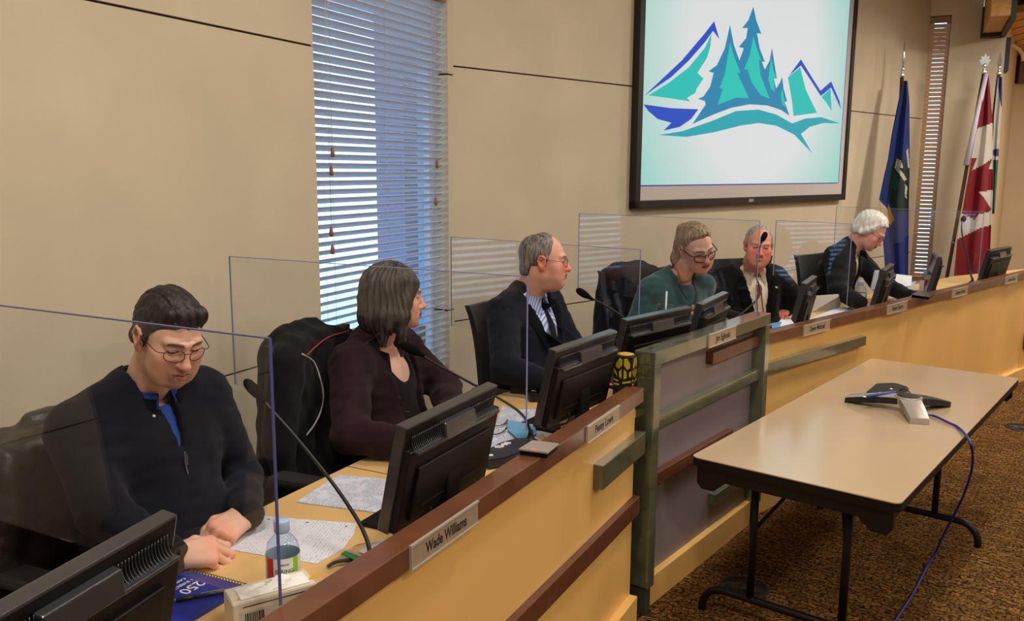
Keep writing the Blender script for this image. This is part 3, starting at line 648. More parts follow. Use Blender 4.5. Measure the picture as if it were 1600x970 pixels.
for k, (nm, c, pl) in enumerate(LOGO):
    bm = bmesh.new(); q = [sc(960 + X / 2.8526, Y / 2.8526) for X, Y in pl]
    vs = [bm.verts.new((x, -.0032 - .0004 * (k + 1), z)) for x, z in q]; f = bm.faces.new(vs)
    r = bmesh.ops.extrude_face_region(bm, geom=[f]); bmesh.ops.translate(bm, vec=(0, .0003, 0), verts=[v for v in r['geom'] if isinstance(v, bmesh.types.BMVert)])
    bmesh.ops.triangulate(bm, faces=bm.faces[:]); obj('emblem_' + nm, bm, emis('emblem_%d' % k, c, .8), img)

# ------------------------------------------------------------------ flags
def flag(name, label, zc, L, Rr, pal, base, fold, nseg=150, mseg=60, finial='spear', pole_px=None, sleeve_px=None, phase=0):
    """cloth between two screen-traced hems at one distance, with real folds; pal: list of (colour, polygon)"""
    top = dep(*pole_px[0], zc); bot = dep(*pole_px[1], zc)
    dirv = (bot - top).normalized(); k = (DAIS - top.z) / dirv.z; foot = top + dirv * k
    t = thing(name, label, 'flag', tuple(foot))
    def along(P, v):
        n = len(P) - 1; y = P[0][1] + (P[-1][1] - P[0][1]) * v
        for a, b in zip(P, P[1:]):
            if a[1] <= y <= b[1] or b is P[-1]: f = (y - a[1]) / max(1e-6, b[1] - a[1]); return a[0] + (b[0] - a[0]) * f, y
    bm = bmesh.new(); G = []; mats = [mat(name + '_cloth', base, .7, sheen=.2)] + [mat(name + '_c%d' % i, c, .7, sheen=.2) for i, (c, _) in enumerate(pal)]
    for i in range(nseg + 1):
        v = i / nseg; a = along(L, v); b = along(Rr, v); row = []
        for j in range(mseg + 1):
            u = j / mseg; x = a[0] + (b[0] - a[0]) * u; y = a[1] + (b[1] - a[1]) * u
            dz = fold * (min(1, .25 + v * 1.4)) * math.sin(u * 3.4 * PI + phase + .9 * math.sin(v * 2.2)) + .3 * fold * math.sin(u * 9 + v * 5)
            row.append((bm.verts.new(dep(x, y, zc - dz) - t.location), (x, y)))
        G.append(row)
    for i in range(nseg):
        for j in range(mseg):
            f = bm.faces.new((G[i][j][0], G[i][j + 1][0], G[i + 1][j + 1][0], G[i + 1][j][0])); f.smooth = True
            cx = sum(G[i + p][j + q][1][0] for p in (0, 1) for q in (0, 1)) / 4; cy = sum(G[i + p][j + q][1][1] for p in (0, 1) for q in (0, 1)) / 4
            for m, (c, pl) in enumerate(pal):
                if pip(cx, cy, pl): f.material_index = m + 1
    r = bmesh.ops.solidify(bm, geom=bm.faces[:], thickness=.003)
    me = bpy.data.meshes.new('cloth'); bm.to_mesh(me); bm.free(); link('cloth', me, mats, t, True)
    back = Vector((0, .07, 0))
    bm = bmesh.new(); tube(bm, [top + back - t.location, Vector((0, 0, .04)) + back], .019, 12); obj('pole', bm, mat(name + '_pole', (88, 56, 34), .4, noise=(8, .15, (8, 8, 1))), t)
    if sleeve_px:
        bm = bmesh.new(); a, b = dep(*sleeve_px[0], zc) , dep(*sleeve_px[1], zc); tube(bm, [a - t.location, b - t.location], [.022, .034], 12); obj('pole_sleeve', bm, mat('flag_sleeve', (196, 190, 204), .6), t)
    bm = bmesh.new(); lathe(bm, [(.17, 0), (.17, .015), (.12, .03), (.04, .05), (.03, .12), (.001, .12)], 28, Matrix.Translation(back)); obj('stand', bm, mat('stand_brass', (150, 120, 60), .35, .6), t)
    tp = top + back - t.location; M = Matrix.Translation(tp); m = mat('chrome_finial', (206, 214, 222), .18, .9)
    bm = bmesh.new(); lathe(bm, [(.02, -.02), (.026, 0), (.014, .03), (.012, .05), (.022, .07), (.01, .09), (.006, .10)], 14, M)
    if finial == 'spear': lathe(bm, [(.006, .10), (.018, .15), (.012, .24), (.003, .36)], 12, M)
    if finial != 'spear': M = M @ Matrix.Scale(.6, 4)
    if finial == 'leaf':
        P = [(0, .34), (.025, .27), (.07, .29), (.055, .23), (.10, .22), (.06, .16), (.07, .13), (.012, .14), (.012, .09), (-.012, .09), (-.012, .14), (-.07, .13), (-.06, .16), (-.10, .22), (-.055, .23), (-.07, .29), (-.025, .27)]
        poly_prism(bm, P, .012, M @ Matrix.Rotation(math.radians(-25), 4, 'Z') @ Matrix.Rotation(PI / 2, 4, 'X'))
    if finial == 'blade':
        P = [(0, .40), (.045, .20), (.03, .14), (.01, .10), (-.01, .10), (-.03, .14), (-.045, .20)]
        poly_prism(bm, P, .012, M @ Matrix.Rotation(math.radians(-50), 4, 'Z') @ Matrix.Rotation(PI / 2, 4, 'X'))
    obj('finial', bm, m, t)
    return t
def A4(X, Y): return 1340 + X / 2.108, Y / 2.108
white = (226, 222, 214)
flag('blue_flag', 'dark blue flag with a white and green crest, left of the narrow window', 9.25,
     [(1411, 126), (1402, 165), (1393, 210), (1387, 250), (1380, 280), (1373, 314), (1377, 345), (1380, 380), (1384, 436)], [(1418, 126), (1421, 160), (1421.5, 260), (1420, 320), (1419, 436)],
     [((16, 52, 44), [(1391, 262), (1402, 246), (1414, 248), (1420, 268), (1421, 330), (1403, 332), (1390, 316), (1388, 290)]), ((24, 96, 62), [(1396, 272), (1402, 270), (1404, 290), (1399, 300), (1394, 292)]),
      (white, [(1401, 248), (1408, 250), (1411, 262), (1404, 262), (1412, 272), (1417, 280), (1413, 283), (1407, 274), (1398, 262)]), (white, [(1414, 288), (1418, 292), (1416, 306), (1418, 310), (1414, 308)]),
      (white, [(1416, 236), (1419, 232), (1421, 262), (1419, 262)]),
      ((222, 206, 176), [(1370, 308), (1390, 330), (1393, 352), (1376, 338)]), ((206, 170, 60), [(1388, 318), (1398, 344), (1391, 350), (1386, 330)])],
     (20, 58, 140), .04, finial='spear', pole_px=((1414, 117), (1404, 300)))
flag('red_and_white_flag', 'red and white flag with a leaf, beside the far right monitor', 9.3,
     [(1539.5, 116), (1527, 200), (1516, 258), (1505, 320), (1496, 372), (1489, 443)], [(1545, 116), (1551, 190), (1551.5, 300), (1549, 350), (1545, 443)],
     [(white, [(1500, 203), (1526, 201), (1556, 190), (1556, 349), (1530, 357), (1497, 373), (1480, 380)]),
      ((150, 8, 32), [(1518, 247), (1527, 246), (1519, 266), (1534.5, 258.5), (1551, 247), (1545, 263), (1556, 266), (1556, 285), (1556, 296), (1529, 300), (1537, 308), (1549, 327), (1544, 332), (1530, 334), (1522.6, 342.5), (1498, 332), (1512, 258)])],
     (150, 8, 32), .035, finial='leaf', pole_px=((1543, 112), (1484, 440)), sleeve_px=((1541, 116), (1510, 258)), phase=.6)
flag('white_flag', 'white flag with blue and green bands, mostly behind the red and white flag', 9.55,
     [(1559, 120), (1553, 180), (1551, 240), (1550, 334)], [(1566, 120), (1565.5, 165), (1561, 230), (1559, 260), (1554, 334)],
     [((24, 56, 130), [(1560, 118), (1570, 118), (1570, 168), (1564, 166), (1560, 140)]), ((38, 72, 140), [(1548, 234), (1566, 232), (1566, 246), (1548, 242)]), ((34, 112, 96), [(1548, 250), (1566, 250), (1566, 334), (1548, 336)])],
     (222, 218, 214), .02, finial='blade', pole_px=((1566, 114), (1540, 340)))

# ------------------------------------------------------------------ gooseneck microphones
M_mic = mat('mic_black', (16, 16, 17), .45)
M_foam = mat('mic_foam', (14, 14, 15), .95, bump=(900, .5), spec=.1)
def mic(label, base, pts, z0, z1, head0, head1, r=.006, hr=.017):
    z0 = float((np.array(base) - CAM) @ CF)
    b = base; t = thing('gooseneck_microphone', label, 'microphone', tuple(b), group='gooseneck microphones on the council desk')
    n = len(pts); P = [Vector((0, 0, .03))] + [dep(x, y, z0 + (z1 - z0) * (i + 1) / (n + 1)) - b for i, (x, y) in enumerate(pts)]
    h0 = dep(*head0, z1) - b; h1 = dep(*head1, z1 + .02) - b
    bm = bmesh.new(); S = spline(P + [h0], 8); tube(bm, S, [r * (1 - .35 * i / len(S)) for i in range(len(S))], 9); obj('neck', bm, M_mic, t)
    bm = bmesh.new(); lathe(bm, [(.028, 0), (.028, .010), (.016, .016), (.010, .032), (.008, .05)], 20); obj('base', bm, M_mic, t)
    d = (h1 - h0); L = d.length; q = d.to_track_quat('Z', 'Y').to_matrix().to_4x4()
    bm = bmesh.new(); lathe(bm, [(.006, -.02), (.009, -.004), (hr * .62, .0), (hr * .9, L * .25), (hr, L * .55), (hr * .85, L * .85), (hr * .4, L), (.001, L * 1.02)], 16, Matrix.Translation(h0) @ q); obj('foam_head', bm, M_foam, t)
    return t
def wp(x, y): p = on_z(x, y, TOP); return p
mic('long gooseneck microphone pointing at the man in navy', Vector(seg('L', loc_on(578, 862, 'L', .12).x, .12, TOP)), [(577, 858), (570, 835), (556, 808), (520, 755), (468, 690), (425, 641)], 2.02, 2.2, (408, 621), (383, 594), hr=.0145)
mic('gooseneck microphone in front of the woman in burgundy', wp(829, 692), [(828, 672), (817, 649), (788, 627), (728, 594), (675, 565)], 3.05, 3.0, (655, 552), (626, 537))
mic('gooseneck microphone in front of the man with the striped tie shirt', Vector(seg('P', .33, .36, TOP)), [(992, 520), (975, 497), (945, 477)], 3.95, 3.85, (920, 464), (901, 452))
mic('upright gooseneck microphone beside the face of the smiling man', Vector(seg('P', 1.22, .4, TOP)), [(1181, 470), (1182, 430), (1186, 395)], 5.0, 5.1, (1191, 376), (1197, 363))
mic('short gooseneck microphone beside the far water bottle', wp(1357, 484), [(1355, 478), (1351, 470)], 6.6, 6.62, (1348, 465), (1344, 457), r=.007, hr=.024)
mic('gooseneck microphone curving up to the white haired man', wp(1418, 470), [(1415, 456), (1400, 441), (1378, 424), (1360, 408)], 6.95, 6.45, (1352, 400), (1345, 392), r=.008, hr=.02)
mic('tall gooseneck microphone in front of the red and white flag', wp(1519, 442), [(1516, 425), (1511, 400), (1504, 370), (1502.5, 353)], 8.0, 8.0, (1504, 346), (1507, 338), r=.009, hr=.024)

# ------------------------------------------------------------------ papers
M_paper = mat('paper_white', (222, 224, 232), .75)
def ink_paper(name, col, ink, angle, rows, dens):
    m = mat(name, col, .75); nt = m.node_tree; b = nt.nodes['Principled BSDF']
    tc = nt.nodes.new('ShaderNodeTexCoord'); mp = nt.nodes.new('ShaderNodeMapping'); mp.inputs['Rotation'].default_value = (0, 0, angle)
    wv = nt.nodes.new('ShaderNodeTexWave'); wv.bands_direction = 'Y'; wv.inputs['Scale'].default_value = rows
    n = nt.nodes.new('ShaderNodeTexNoise'); n.inputs['Scale'].default_value = 160; n.inputs['Detail'].default_value = 2
    n2 = nt.nodes.new('ShaderNodeTexNoise'); n2.inputs['Scale'].default_value = 16
    def th(a, v):
        r = nt.nodes.new('ShaderNodeMath'); r.operation = 'GREATER_THAN'; r.inputs[1].default_value = v; nt.links.new(a, r.inputs[0]); return r.outputs[0]
    def mul(a, c):
        r = nt.nodes.new('ShaderNodeMath'); r.operation = 'MULTIPLY'; nt.links.new(a, r.inputs[0]); nt.links.new(c, r.inputs[1]); return r.outputs[0]
    nt.links.new(tc.outputs['Object'], mp.inputs[0])
    for x in (wv, n, n2): nt.links.new(mp.outputs[0], x.inputs['Vector'])
    f = mul(mul(th(wv.outputs['Fac'], .62), th(n.outputs['Fac'], .5 - dens * .1)), th(n2.outputs['Fac'], .44))
    mx = nt.nodes.new('ShaderNodeMix'); mx.data_type = 'RGBA'; mx.inputs[6].default_value = (*lin(col), 1); mx.inputs[7].default_value = (*lin(ink), 1)
    nt.links.new(f, mx.inputs[0]); nt.links.new(mx.outputs[2], b.inputs['Base Color']); return m
def paper(name, label, px, m, z=TOP + .0006, th=.0012, holes=(), cat='paper', curl=0, group=None):
    q = [on_z(x, y, z) for x, y in px]; c = sum(q, Vector()) / len(q); t = thing(name, label, cat, (c.x, c.y, z), group=group)
    e = q[1] - q[0]; a = math.atan2(e.y, e.x); t.rotation_euler = (0, 0, a); Ri = Matrix.Rotation(-a, 3, 'Z')
    bm = bmesh.new(); L = [Ri @ (p - c) for p in q]; poly_prism(bm, [(p.x, p.y) for p in L], th); o = obj('sheet', bm, m, t)
    for h in holes:
        p = Ri @ (on_z(*h, z + th) - c); bm = bmesh.new(); lathe(bm, [(.004, th), (.004, th + .0003)], 12, Matrix.Translation((p.x, p.y, 0))); obj('punched_hole', bm, mat('hole', (110, 96, 90), .8), t)
    return t
M_ink1 = ink_paper('handwritten_sheet', (222, 224, 234), (186, 188, 206), .0, 34, .0)
M_ink2 = ink_paper('printed_sheet', (212, 218, 236), (150, 156, 184), .0, 46, .5)
paper('note_sheet', 'handwritten three-hole sheet on the desk before the man in navy', [(354, 858), (408, 806), (480, 812), (557, 818), (553, 835), (536, 858), (495, 881), (425, 870)], M_ink1, holes=((420, 811), (480, 816), (541, 822)), cat='paper')
paper('printed_sheet', 'printed agenda sheet partly behind the monitor, between the man in navy and the woman', [(463, 785), (528, 743), (640, 752), (622, 806)], M_ink2, th=.003, cat='paper')
paper('printed_sheet', 'white papers spread under the blue mask near the desk phone', [(764, 700), (785, 634), (800, 640), (845, 640), (860, 655), (838, 690)], M_ink2, th=.002)
paper('printed_sheet', 'white sheet at the desk edge before the man in the suit', [(806, 602), (852, 588), (862, 604), (838, 612)], M_paper, th=.003)
paper('printed_sheet', 'white sheet behind the third monitor with its yellow slip', [(838, 668), (878, 640), (900, 650), (858, 690)], M_paper, th=.003)
paper('yellow_slip', 'yellow slip of paper between the second and third monitors', [(873, 656), (889, 648), (890, 660), (876, 668)], mat('slip_yellow', (226, 196, 110), .7), z=TOP + .03, th=.002, cat='paper')
paper('printed_sheet', 'white sheets lying along the rail in front of the silver tablet', [(1262, 503), (1300, 488), (1352, 474), (1350, 484)], M_paper, th=.02)
paper('printed_sheet', 'white sheets under the hands of the white haired man', [(1370, 478), (1420, 462), (1440, 468), (1400, 480)], M_paper, th=.02)
M_bluep = mat('folder_blue', (150, 180, 208), .6)
def standing_sheet(name, label, px, zc, m, cat='paper', th=.003):
    q = [dep(x, y, z) for (x, y), z in zip(px, zc)]; c = sum(q, Vector()) / len(q); t = thing(name, label, cat, tuple(c))
    n = (q[1] - q[0]).cross(q[2] - q[0]).normalized(); bm = bmesh.new(); a = [bm.verts.new(p - c) for p in q]; b = [bm.verts.new(p - c + n * th) for p in q]; k = len(q)
    bm.faces.new(a[::-1]); bm.faces.new(b)
    for i in range(k): bm.faces.new((a[i], a[(i + 1) % k], b[(i + 1) % k], b[i]))
    obj('sheet', bm, m, t); return t
standing_sheet('held_sheet', 'white sheet held up by the white haired man, right of his monitor', [(1401, 428), (1425, 431), (1424, 446), (1396, 449)], [6.75, 6.75, 6.65, 6.65], M_paper)
standing_sheet('folder', 'pale blue folder held by the white haired man', [(1390, 462), (1402, 446), (1432, 439), (1420, 460)], [6.6, 6.7, 6.8, 6.7], M_bluep, 'folder')
standing_sheet('held_sheet', 'upright white document left of the white haired man\'s monitor', [(1368, 422), (1374, 422), (1369, 453), (1361, 452)], [6.3, 6.3, 6.3, 6.3], M_paper, th=.02)
standing_sheet('blue_sheet', 'blue sheet behind the right post of the grey panel', [(1206, 505), (1222, 502), (1216, 514), (1206, 516)], [5.0, 5.05, 4.95, 4.9], mat('sheet_blue', (70, 140, 200), .6))
standing_sheet('crumpled_paper', 'white crumpled paper right of the grey panel, before the smiling man', [(1206, 517), (1220, 499), (1236, 499), (1243, 508), (1226, 517)], [4.95, 5.1, 5.15, 5.15, 5.0], M_paper, th=.03)

# ------------------------------------------------------------------ water bottles
M_pet = clear_mat('bottle_plastic', (.84, .92, .98), .06, 1.45)
M_water = clear_mat('bottle_water', (.90, .95, .985), .02, 1.2)
M_cap = mat('bottle_cap', (168, 188, 220), .4)
M_lab = mat('bottle_label', (224, 224, 222), .5); M_labr = mat('label_red', (200, 24, 44), .5); M_labg = mat('label_green', (138, 196, 40), .5)
def bottle(label, p, r, h, detailed, red_a=None, view=0):
    t = thing('water_bottle', label, 'bottle', tuple(p), rot=view, group='water bottles on the desk')
    bm = bmesh.new(); lathe(bm, [(r * .9, 0), (r, .006), (r, h * .12), (r * .96, h * .14), (r, h * .16), (r, h * .62), (r * .98, h * .65), (r * .86, h * .74), (r * .6, h * .80), (r * .42, h * .84), (r * .40, h * .9)], 28, cap=False)
    obj('bottle_body', bm, M_pet, t)
    bm = bmesh.new(); lathe(bm, [(r * .88, .004), (r * .96, .008), (r * .96, h * .52), (r * .94, h * .58)], 28, cap=False); obj('water', bm, M_water, t)
    bm = bmesh.new(); lathe(bm, [(r * .44, h * .86), (r * .46, h * .875), (r * .46, h * .985), (r * .42, h), (.001, h)], 24); obj('cap', bm, M_cap, t)
    bm = bmesh.new(); n = 48; R = r * 1.008
    segs = [(2 * PI * i / n) for i in range(n + 1)]
    lo, hi = h * .14, h * .61
    va = [(bm.verts.new((R * math.sin(a), -R * math.cos(a), lo)), bm.verts.new((R * math.sin(a), -R * math.cos(a), hi))) for a in segs[:-1]]
    for i in range(n):
        a = (i + .5) / n * 360; a = a - 360 if a > 180 else a
        f = bm.faces.new((va[i][0], va[(i + 1) % n][0], va[(i + 1) % n][1], va[i][1])); f.smooth = True
        f.material_index = 1 if -66 < a < -36 else 2 if 30 < a < 52 else 0
    lb = obj('label', bm, [M_lab, M_labr, M_labg], t)
    if detailed:
        text_mesh('SPRING', .013, Matrix.Translation((0, 0, h * .46)) , 'lettering', M_ink, lb, .0002, bend=R + .0004)
        text_mesh('Natural', .007, Matrix.Translation((0, 0, h * .54)), 'lettering', M_ink, lb, .0002, bend=R + .0004)
        text_mesh('natural spring water', .0055, Matrix.Translation((0, 0, h * .28)), 'lettering', M_ink, lb, .0002, bend=R + .0004)
    return t
pb = dep(442, 868, 1.98); ht = dep(440, 816, 1.95).z - TOP
va_ = math.atan2(-pb.x, pb.y)
bottle('clear water bottle with a white, red and green label before the man in navy', (pb.x, pb.y, TOP), .0385, ht, True, view=va_ + .06)
p = on_z(1342, 486, TOP); bottle('clear water bottle beside the monitor of the white haired man', (p.x, p.y, TOP), .045, .22, False)
p = on_z(1444, 459, TOP); bottle('small bottle with a red mark left of the edge-on far monitor', (p.x, p.y, TOP), .04, .19, False, view=.6)

# ------------------------------------------------------------------ tissue boxes
M_tbox = mat('tissue_box_pale', (214, 206, 188), .6, noise=(14, .08)); M_gold = mat('tissue_gold', (206, 160, 70), .5); M_tissue = mat('tissue_white', (236, 234, 228), .8)
a, b, c_ = on_z(349, 921, 1.0), on_z(364, 946, 1.0), on_z(495, 911, 1.0)
tbx = thing('tissue_box', 'pale tissue box with a barcode in the lower left beside the water bottle', 'tissue box', tuple(Vector((b.x, b.y, TOP))))
d_ = a + c_ - b; bm = bmesh.new(); poly_prism(bm, [(p.x - b.x, p.y - b.y) for p in (b, c_, d_, a)], 1.0 - TOP); bmesh.ops.bevel(bm, geom=bm.edges[:], offset=.002, segments=2, affect='EDGES'); obj('carton', bm, M_tbox, tbx)
ux = (c_ - b).normalized(); LN = (c_ - b).length; uy = (a - b).normalized(); WN = (a - b).length
TBM = Matrix(((ux.x, uy.x, 0, 0), (ux.y, uy.y, 0, 0), (0, 0, 1, 0), (0, 0, 0, 1)))
bm = bmesh.new(); h = 1.0 - TOP
box(bm, .012, .10, -.0006, .0, .012, h - .02, TBM); o = obj('barcode_panel', bm, mat('label_grey', (196, 190, 180), .6), tbx)
bm = bmesh.new(); x = .024
while x < .062:
    w = random.choice((.0012, .002, .003)); box(bm, x, x + w, -.0011, -.0005, .024, h - .026, TBM); x += w + random.choice((.0012, .002))
obj('barcode', bm, M_ink, o)
text_mesh('MU7000', .008, TBM @ Matrix.Translation((.043, -.0008, .017)) @ Matrix.Rotation(PI / 2, 4, 'X'), 'lettering', M_ink, o)
bm = bmesh.new(); box(bm, .02, LN - .005, -.0007, 0, h - .012, h - .010, TBM); obj('edge_line', bm, M_ink, tbx)
for (x0, y0, x1, y1) in ((.01, .02, .03, .05), (.10, .01, .125, .035), (.17, .03, .2, .06), (.06, .05, .08, .075)):
    bm = bmesh.new(); vs = [bm.verts.new(TBM @ Vector((x, y * WN / .11, h + .0006))) for x, y in ((x0, y0), (x1, y0 + .006), (x1 + .006, y1), (x0 + .01, y1 - .01))]; bm.faces.new(vs); obj('gold_pattern', bm, M_gold, tbx)
bm = bmesh.new(); G = []
for i in range(13):
    row = []
    for j in range(9):
        u, v = i / 12, j / 8; env = math.sin(PI * u) * math.sin(PI * v)
        row.append(bm.verts.new(TBM @ Vector((.02 + u * (LN - .03), .012 + v * (WN - .024), h + .001 + env * (.010 + .008 * math.sin(7 * u + 4 * v) + .007 * math.sin(13 * u - 9 * v))))))
    G.append(row)
for i in range(12):
    for j in range(8): bm.faces.new((G[i][j], G[i + 1][j], G[i + 1][j + 1], G[i][j + 1]))
obj('tissue', bm, M_tissue, tbx, angle=25)
q = dep(977, 575, 3.56); zt = dep(979, 553, 3.56).z; yb = thing('tissue_cube', 'black and yellow patterned tissue cube left of the grey panel', 'tissue box', (q.x, q.y, TOP), math.radians(-22))
hb = zt - TOP; M_tblk = mat('carton_black', (22, 20, 18), .5); M_ty = mat('carton_yellow', (206, 178, 40), .5)
bm = bmesh.new(); box(bm, -.04, .04, -.04, .04, 0, hb, bev=.003); obj('carton', bm, M_tblk, yb)
bm = bmesh.new()
hexes = [[(-.04, .78), (-.018, .95), (-.004, .9), (-.004, .72), (-.024, .6), (-.044, .68)], [(.006, .72), (.006, .92), (.024, .95), (.042, .78), (.042, .66), (.026, .58)], [(-.052, .62), (-.036, .5), (-.03, .36), (-.052, .5)], [(-.022, .52), (-.008, .6), (-.006, .3), (-.02, .36)], [(.006, .6), (.022, .52), (.024, .34), (.006, .28)], [(.036, .5), (.05, .58), (.05, .4), (.038, .36)], [(-.052, .3), (-.024, .24), (-.024, .2), (-.052, .24)], [(-.052, .16), (-.02, .14), (-.02, .09), (-.052, .1)], [(.0, .2), (.05, .26), (.05, .2), (.0, .14)]]
for ang in (0, PI / 2, PI, -PI / 2):
    Rz = Matrix.Rotation(ang, 4, 'Z')
    for hx in hexes: bm.faces.new([bm.verts.new(Rz @ Vector((x * .72, -.0405, hb * (.45 + .55 * z)))) for x, z in hx])
obj('yellow_pattern', bm, M_ty, yb)
bm = bmesh.new(); lathe(bm, [(.034, hb), (.036, hb + .003), (.024, hb + .006), (.010, hb + .004)], 9, Matrix.Translation((0, 0, 0))); obj('tissue_opening', bm, M_gold, yb)

# ------------------------------------------------------------------ notebook, pen and desk clutter
M_nb = mat('notebook_blue', (30, 44, 140), .4, coat=.2, noise=(8, .1))
A_, B_ = on_z(284, 888, .92), on_z(384, 915, .92); xd = (B_ - A_).normalized(); yd = Vector((xd.y, -xd.x, 0)); nb = thing('notebook', 'blue coil notebook with large white numerals under the pen', 'notebook', (A_.x, A_.y, TOP), Matrix(((yd.x, xd.x, 0), (yd.y, xd.y, 0), (0, 0, 1))))
NL = (B_ - A_).length
bm = bmesh.new(); box(bm, 0, .26, -.02, NL, .0, .011, bev=.0015); obj('cover', bm, M_nb, nb)
for s, sz, x, y in (('250', .042, .064, .098), ('1 SUBJECT', .0135, .062, .068), ('CANADA', .0135, .064, .048)):
    text_mesh(s, sz, Matrix.Translation((x, y, .0113)), 'lettering', M_tissue, nb, .0002)
bm = bmesh.new()
for i in range(24):
    y = -.015 + (NL + .01) * i / 23; tube(bm, [(.006 * math.cos(a) - .002, y + .0006 * a, .006 + .0085 * math.sin(a)) for a in [2 * PI * k / 9 for k in range(10)]], .0011, 5)
obj('coil', bm, M_cable, nb)
def pen(label, p0, p1, z, m1, m2, r=.005):
    a, b = on_z(*p0, z), on_z(*p1, z); t = thing('pen', label, 'pen', tuple(a)); d = b - a; q = d.to_track_quat('Z', 'Y').to_matrix().to_4x4(); L = d.length
    bm = bmesh.new(); lathe(bm, [(r, L * .42), (r, L), (r * .6, L * 1.01)], 14, q); obj('barrel', bm, m1, t)
    bm = bmesh.new(); lathe(bm, [(r, L * .1), (r * 1.1, L * .3), (r, L * .42)], 14, q); obj('grip', bm, m2, t)
    bm = bmesh.new(); lathe(bm, [(.0008, 0), (r * .9, L * .1), (r, L * .102)], 14, q); obj('tip', bm, mat('pen_tip', (200, 204, 210), .25, .8), t)
    bm = bmesh.new(); box(bm, -.0015, .0015, r, r + .0025, L * .55, L * .98, q); obj('clip', bm, mat('pen_clip', (200, 204, 210), .25, .8), t)
pen('black and silver pen lying on the blue notebook', (266, 939), (352, 924), TOP + .018, mat('pen_navy', (30, 36, 66), .3), M_cable)
pen('pen shape standing in for the blue reflection on the conference phone arm', (1347, 620), (1399, 613), .806, mat('reflection_blue', (30, 70, 170), .3), mat('reflection_blue_grip', (30, 64, 150), .3), .007)  # made-up pen: its blue stands in for the reflection on the phone keypad
# plastic pouch with a green tab, beside the long microphone
zp = thing('plastic_bag', 'clear plastic bag with a green tab at the foot of the nearest microphone', 'bag', tuple(on_z(565, 868, TOP + .005)))
bm = bmesh.new(); G = []
q4 = [on_z(*p, TOP + .008) - zp.location for p in ((505, 893), (535, 862), (610, 838), (590, 872))]
for i in range(9):
    row = []
    for j in range(7):
        u, v = i / 8, j / 6; p = q4[0] * (1 - u) * (1 - v) + q4[3] * u * (1 - v) + q4[2] * u * v + q4[1] * (1 - u) * v
        row.append(bm.verts.new(p + Vector((0, 0, .012 * math.sin(PI * u) * math.sin(PI * v) + .006 * math.sin(9 * u + 5 * v) + .002))))
    G.append(row)
for i in range(8):
    for j in range(6): bm.faces.new((G[i][j], G[i + 1][j], G[i + 1][j + 1], G[i][j + 1]))
M_bag = clear_mat('bag_film', (.86, .88, .88), .15, 1.6); obj('film', bm, M_bag, zp, angle=60)
def strip(parent, name, px, z, th, m):
    bm = bmesh.new(); poly_prism(bm, [((on_z(*p, z) - parent.location).x, (on_z(*p, z) - parent.location).y) for p in px], th, z0=z - parent.location.z); return obj(name, bm, m, parent)
strip(zp, 'green_tab', [(533, 866), (539, 862), (562, 871), (556, 876)], TOP + .02, .003, mat('tab_green', (10, 140, 70), .4))
strip(zp, 'pink_zip', [(539, 862), (541, 860), (565, 868), (562, 871)], TOP + .021, .002, mat('zip_pink', (206, 150, 200), .4))
strip(zp, 'white_card', [(560, 862), (598, 842), (606, 848), (575, 868)], TOP + .004, .002, M_paper)
bm = bmesh.new(); tube(bm, spline([on_z(512, 885, TOP + .008), on_z(525, 878, TOP + .012), on_z(545, 875, TOP + .012), on_z(562, 874, TOP + .008)], 6), .0045, 8)
tag(obj('black_cable', bm, M_cable), 'short black cable beside the clear plastic bag', 'cable')
# pods with a red light on the rail
def pod(label, px, z, led, lit):
    q = [on_z(x, y, z) for x, y in px]; c = sum(q, Vector()) / 4; t = thing('microphone_pod', label, 'microphone', (c.x, c.y, RAIL))
    bm = bmesh.new(); poly_prism(bm, [(p.x - c.x, p.y - c.y) for p in q], .006, z0=z - RAIL - .006); bmesh.ops.bevel(bm, geom=bm.edges[:], offset=.002, segments=2, affect='EDGES'); obj('top_plate', bm, M_silver if lit else M_mon2, t)
    bm = bmesh.new(); poly_prism(bm, [((p.x - c.x) * .92, (p.y - c.y) * .92) for p in q], z - RAIL - .006); obj('base', bm, M_mon, t)
    if lit:
        p = on_z(*led, z + .001) - t.location; bm = bmesh.new(); lathe(bm, [(.0055, -.001), (.0055, .0008), (.002, .0012)], 12, Matrix.Translation(p)); obj('indicator_light', bm, M_led, t)
pod('silver pod with a red light on the rail before the woman in burgundy', [(809.3, 701), (855.5, 707), (873.7, 692), (831.6, 687)], 1.05, (834, 702), True)
pod('flat dark pod on the far rail left of the edge-on monitor', [(1423, 460), (1452, 464), (1462, 457), (1434, 454)], 1.05, (0, 0), False)
# desk phone
dp = thing('desk_phone', 'low dark desk phone with white keys behind the silver pod', 'phone', tuple(on_z(795, 702, TOP)))
bm = bmesh.new(); q = [on_z(*p, TOP + .035) - dp.location for p in ((763, 700), (781, 690.5), (806, 684), (824, 683), (832, 690), (813, 706), (790, 715), (760, 719))]
poly_prism(bm, [(p.x, p.y) for p in q], .035); bmesh.ops.bevel(bm, geom=bm.edges[:], offset=.005, segments=2, affect='EDGES'); obj('body', bm, mat('phone_dark', (34, 38, 52), .4), dp, angle=45)
for p in ((778, 698), (782, 697), (788, 694), (793, 692), (765, 711)):
    bm = bmesh.new(); c = on_z(*p, TOP + .037) - dp.location; box(bm, c.x - .012, c.x + .012, c.y - .008, c.y + .008, .035, .0385, bev=.001); obj('key', bm, M_lab, dp)
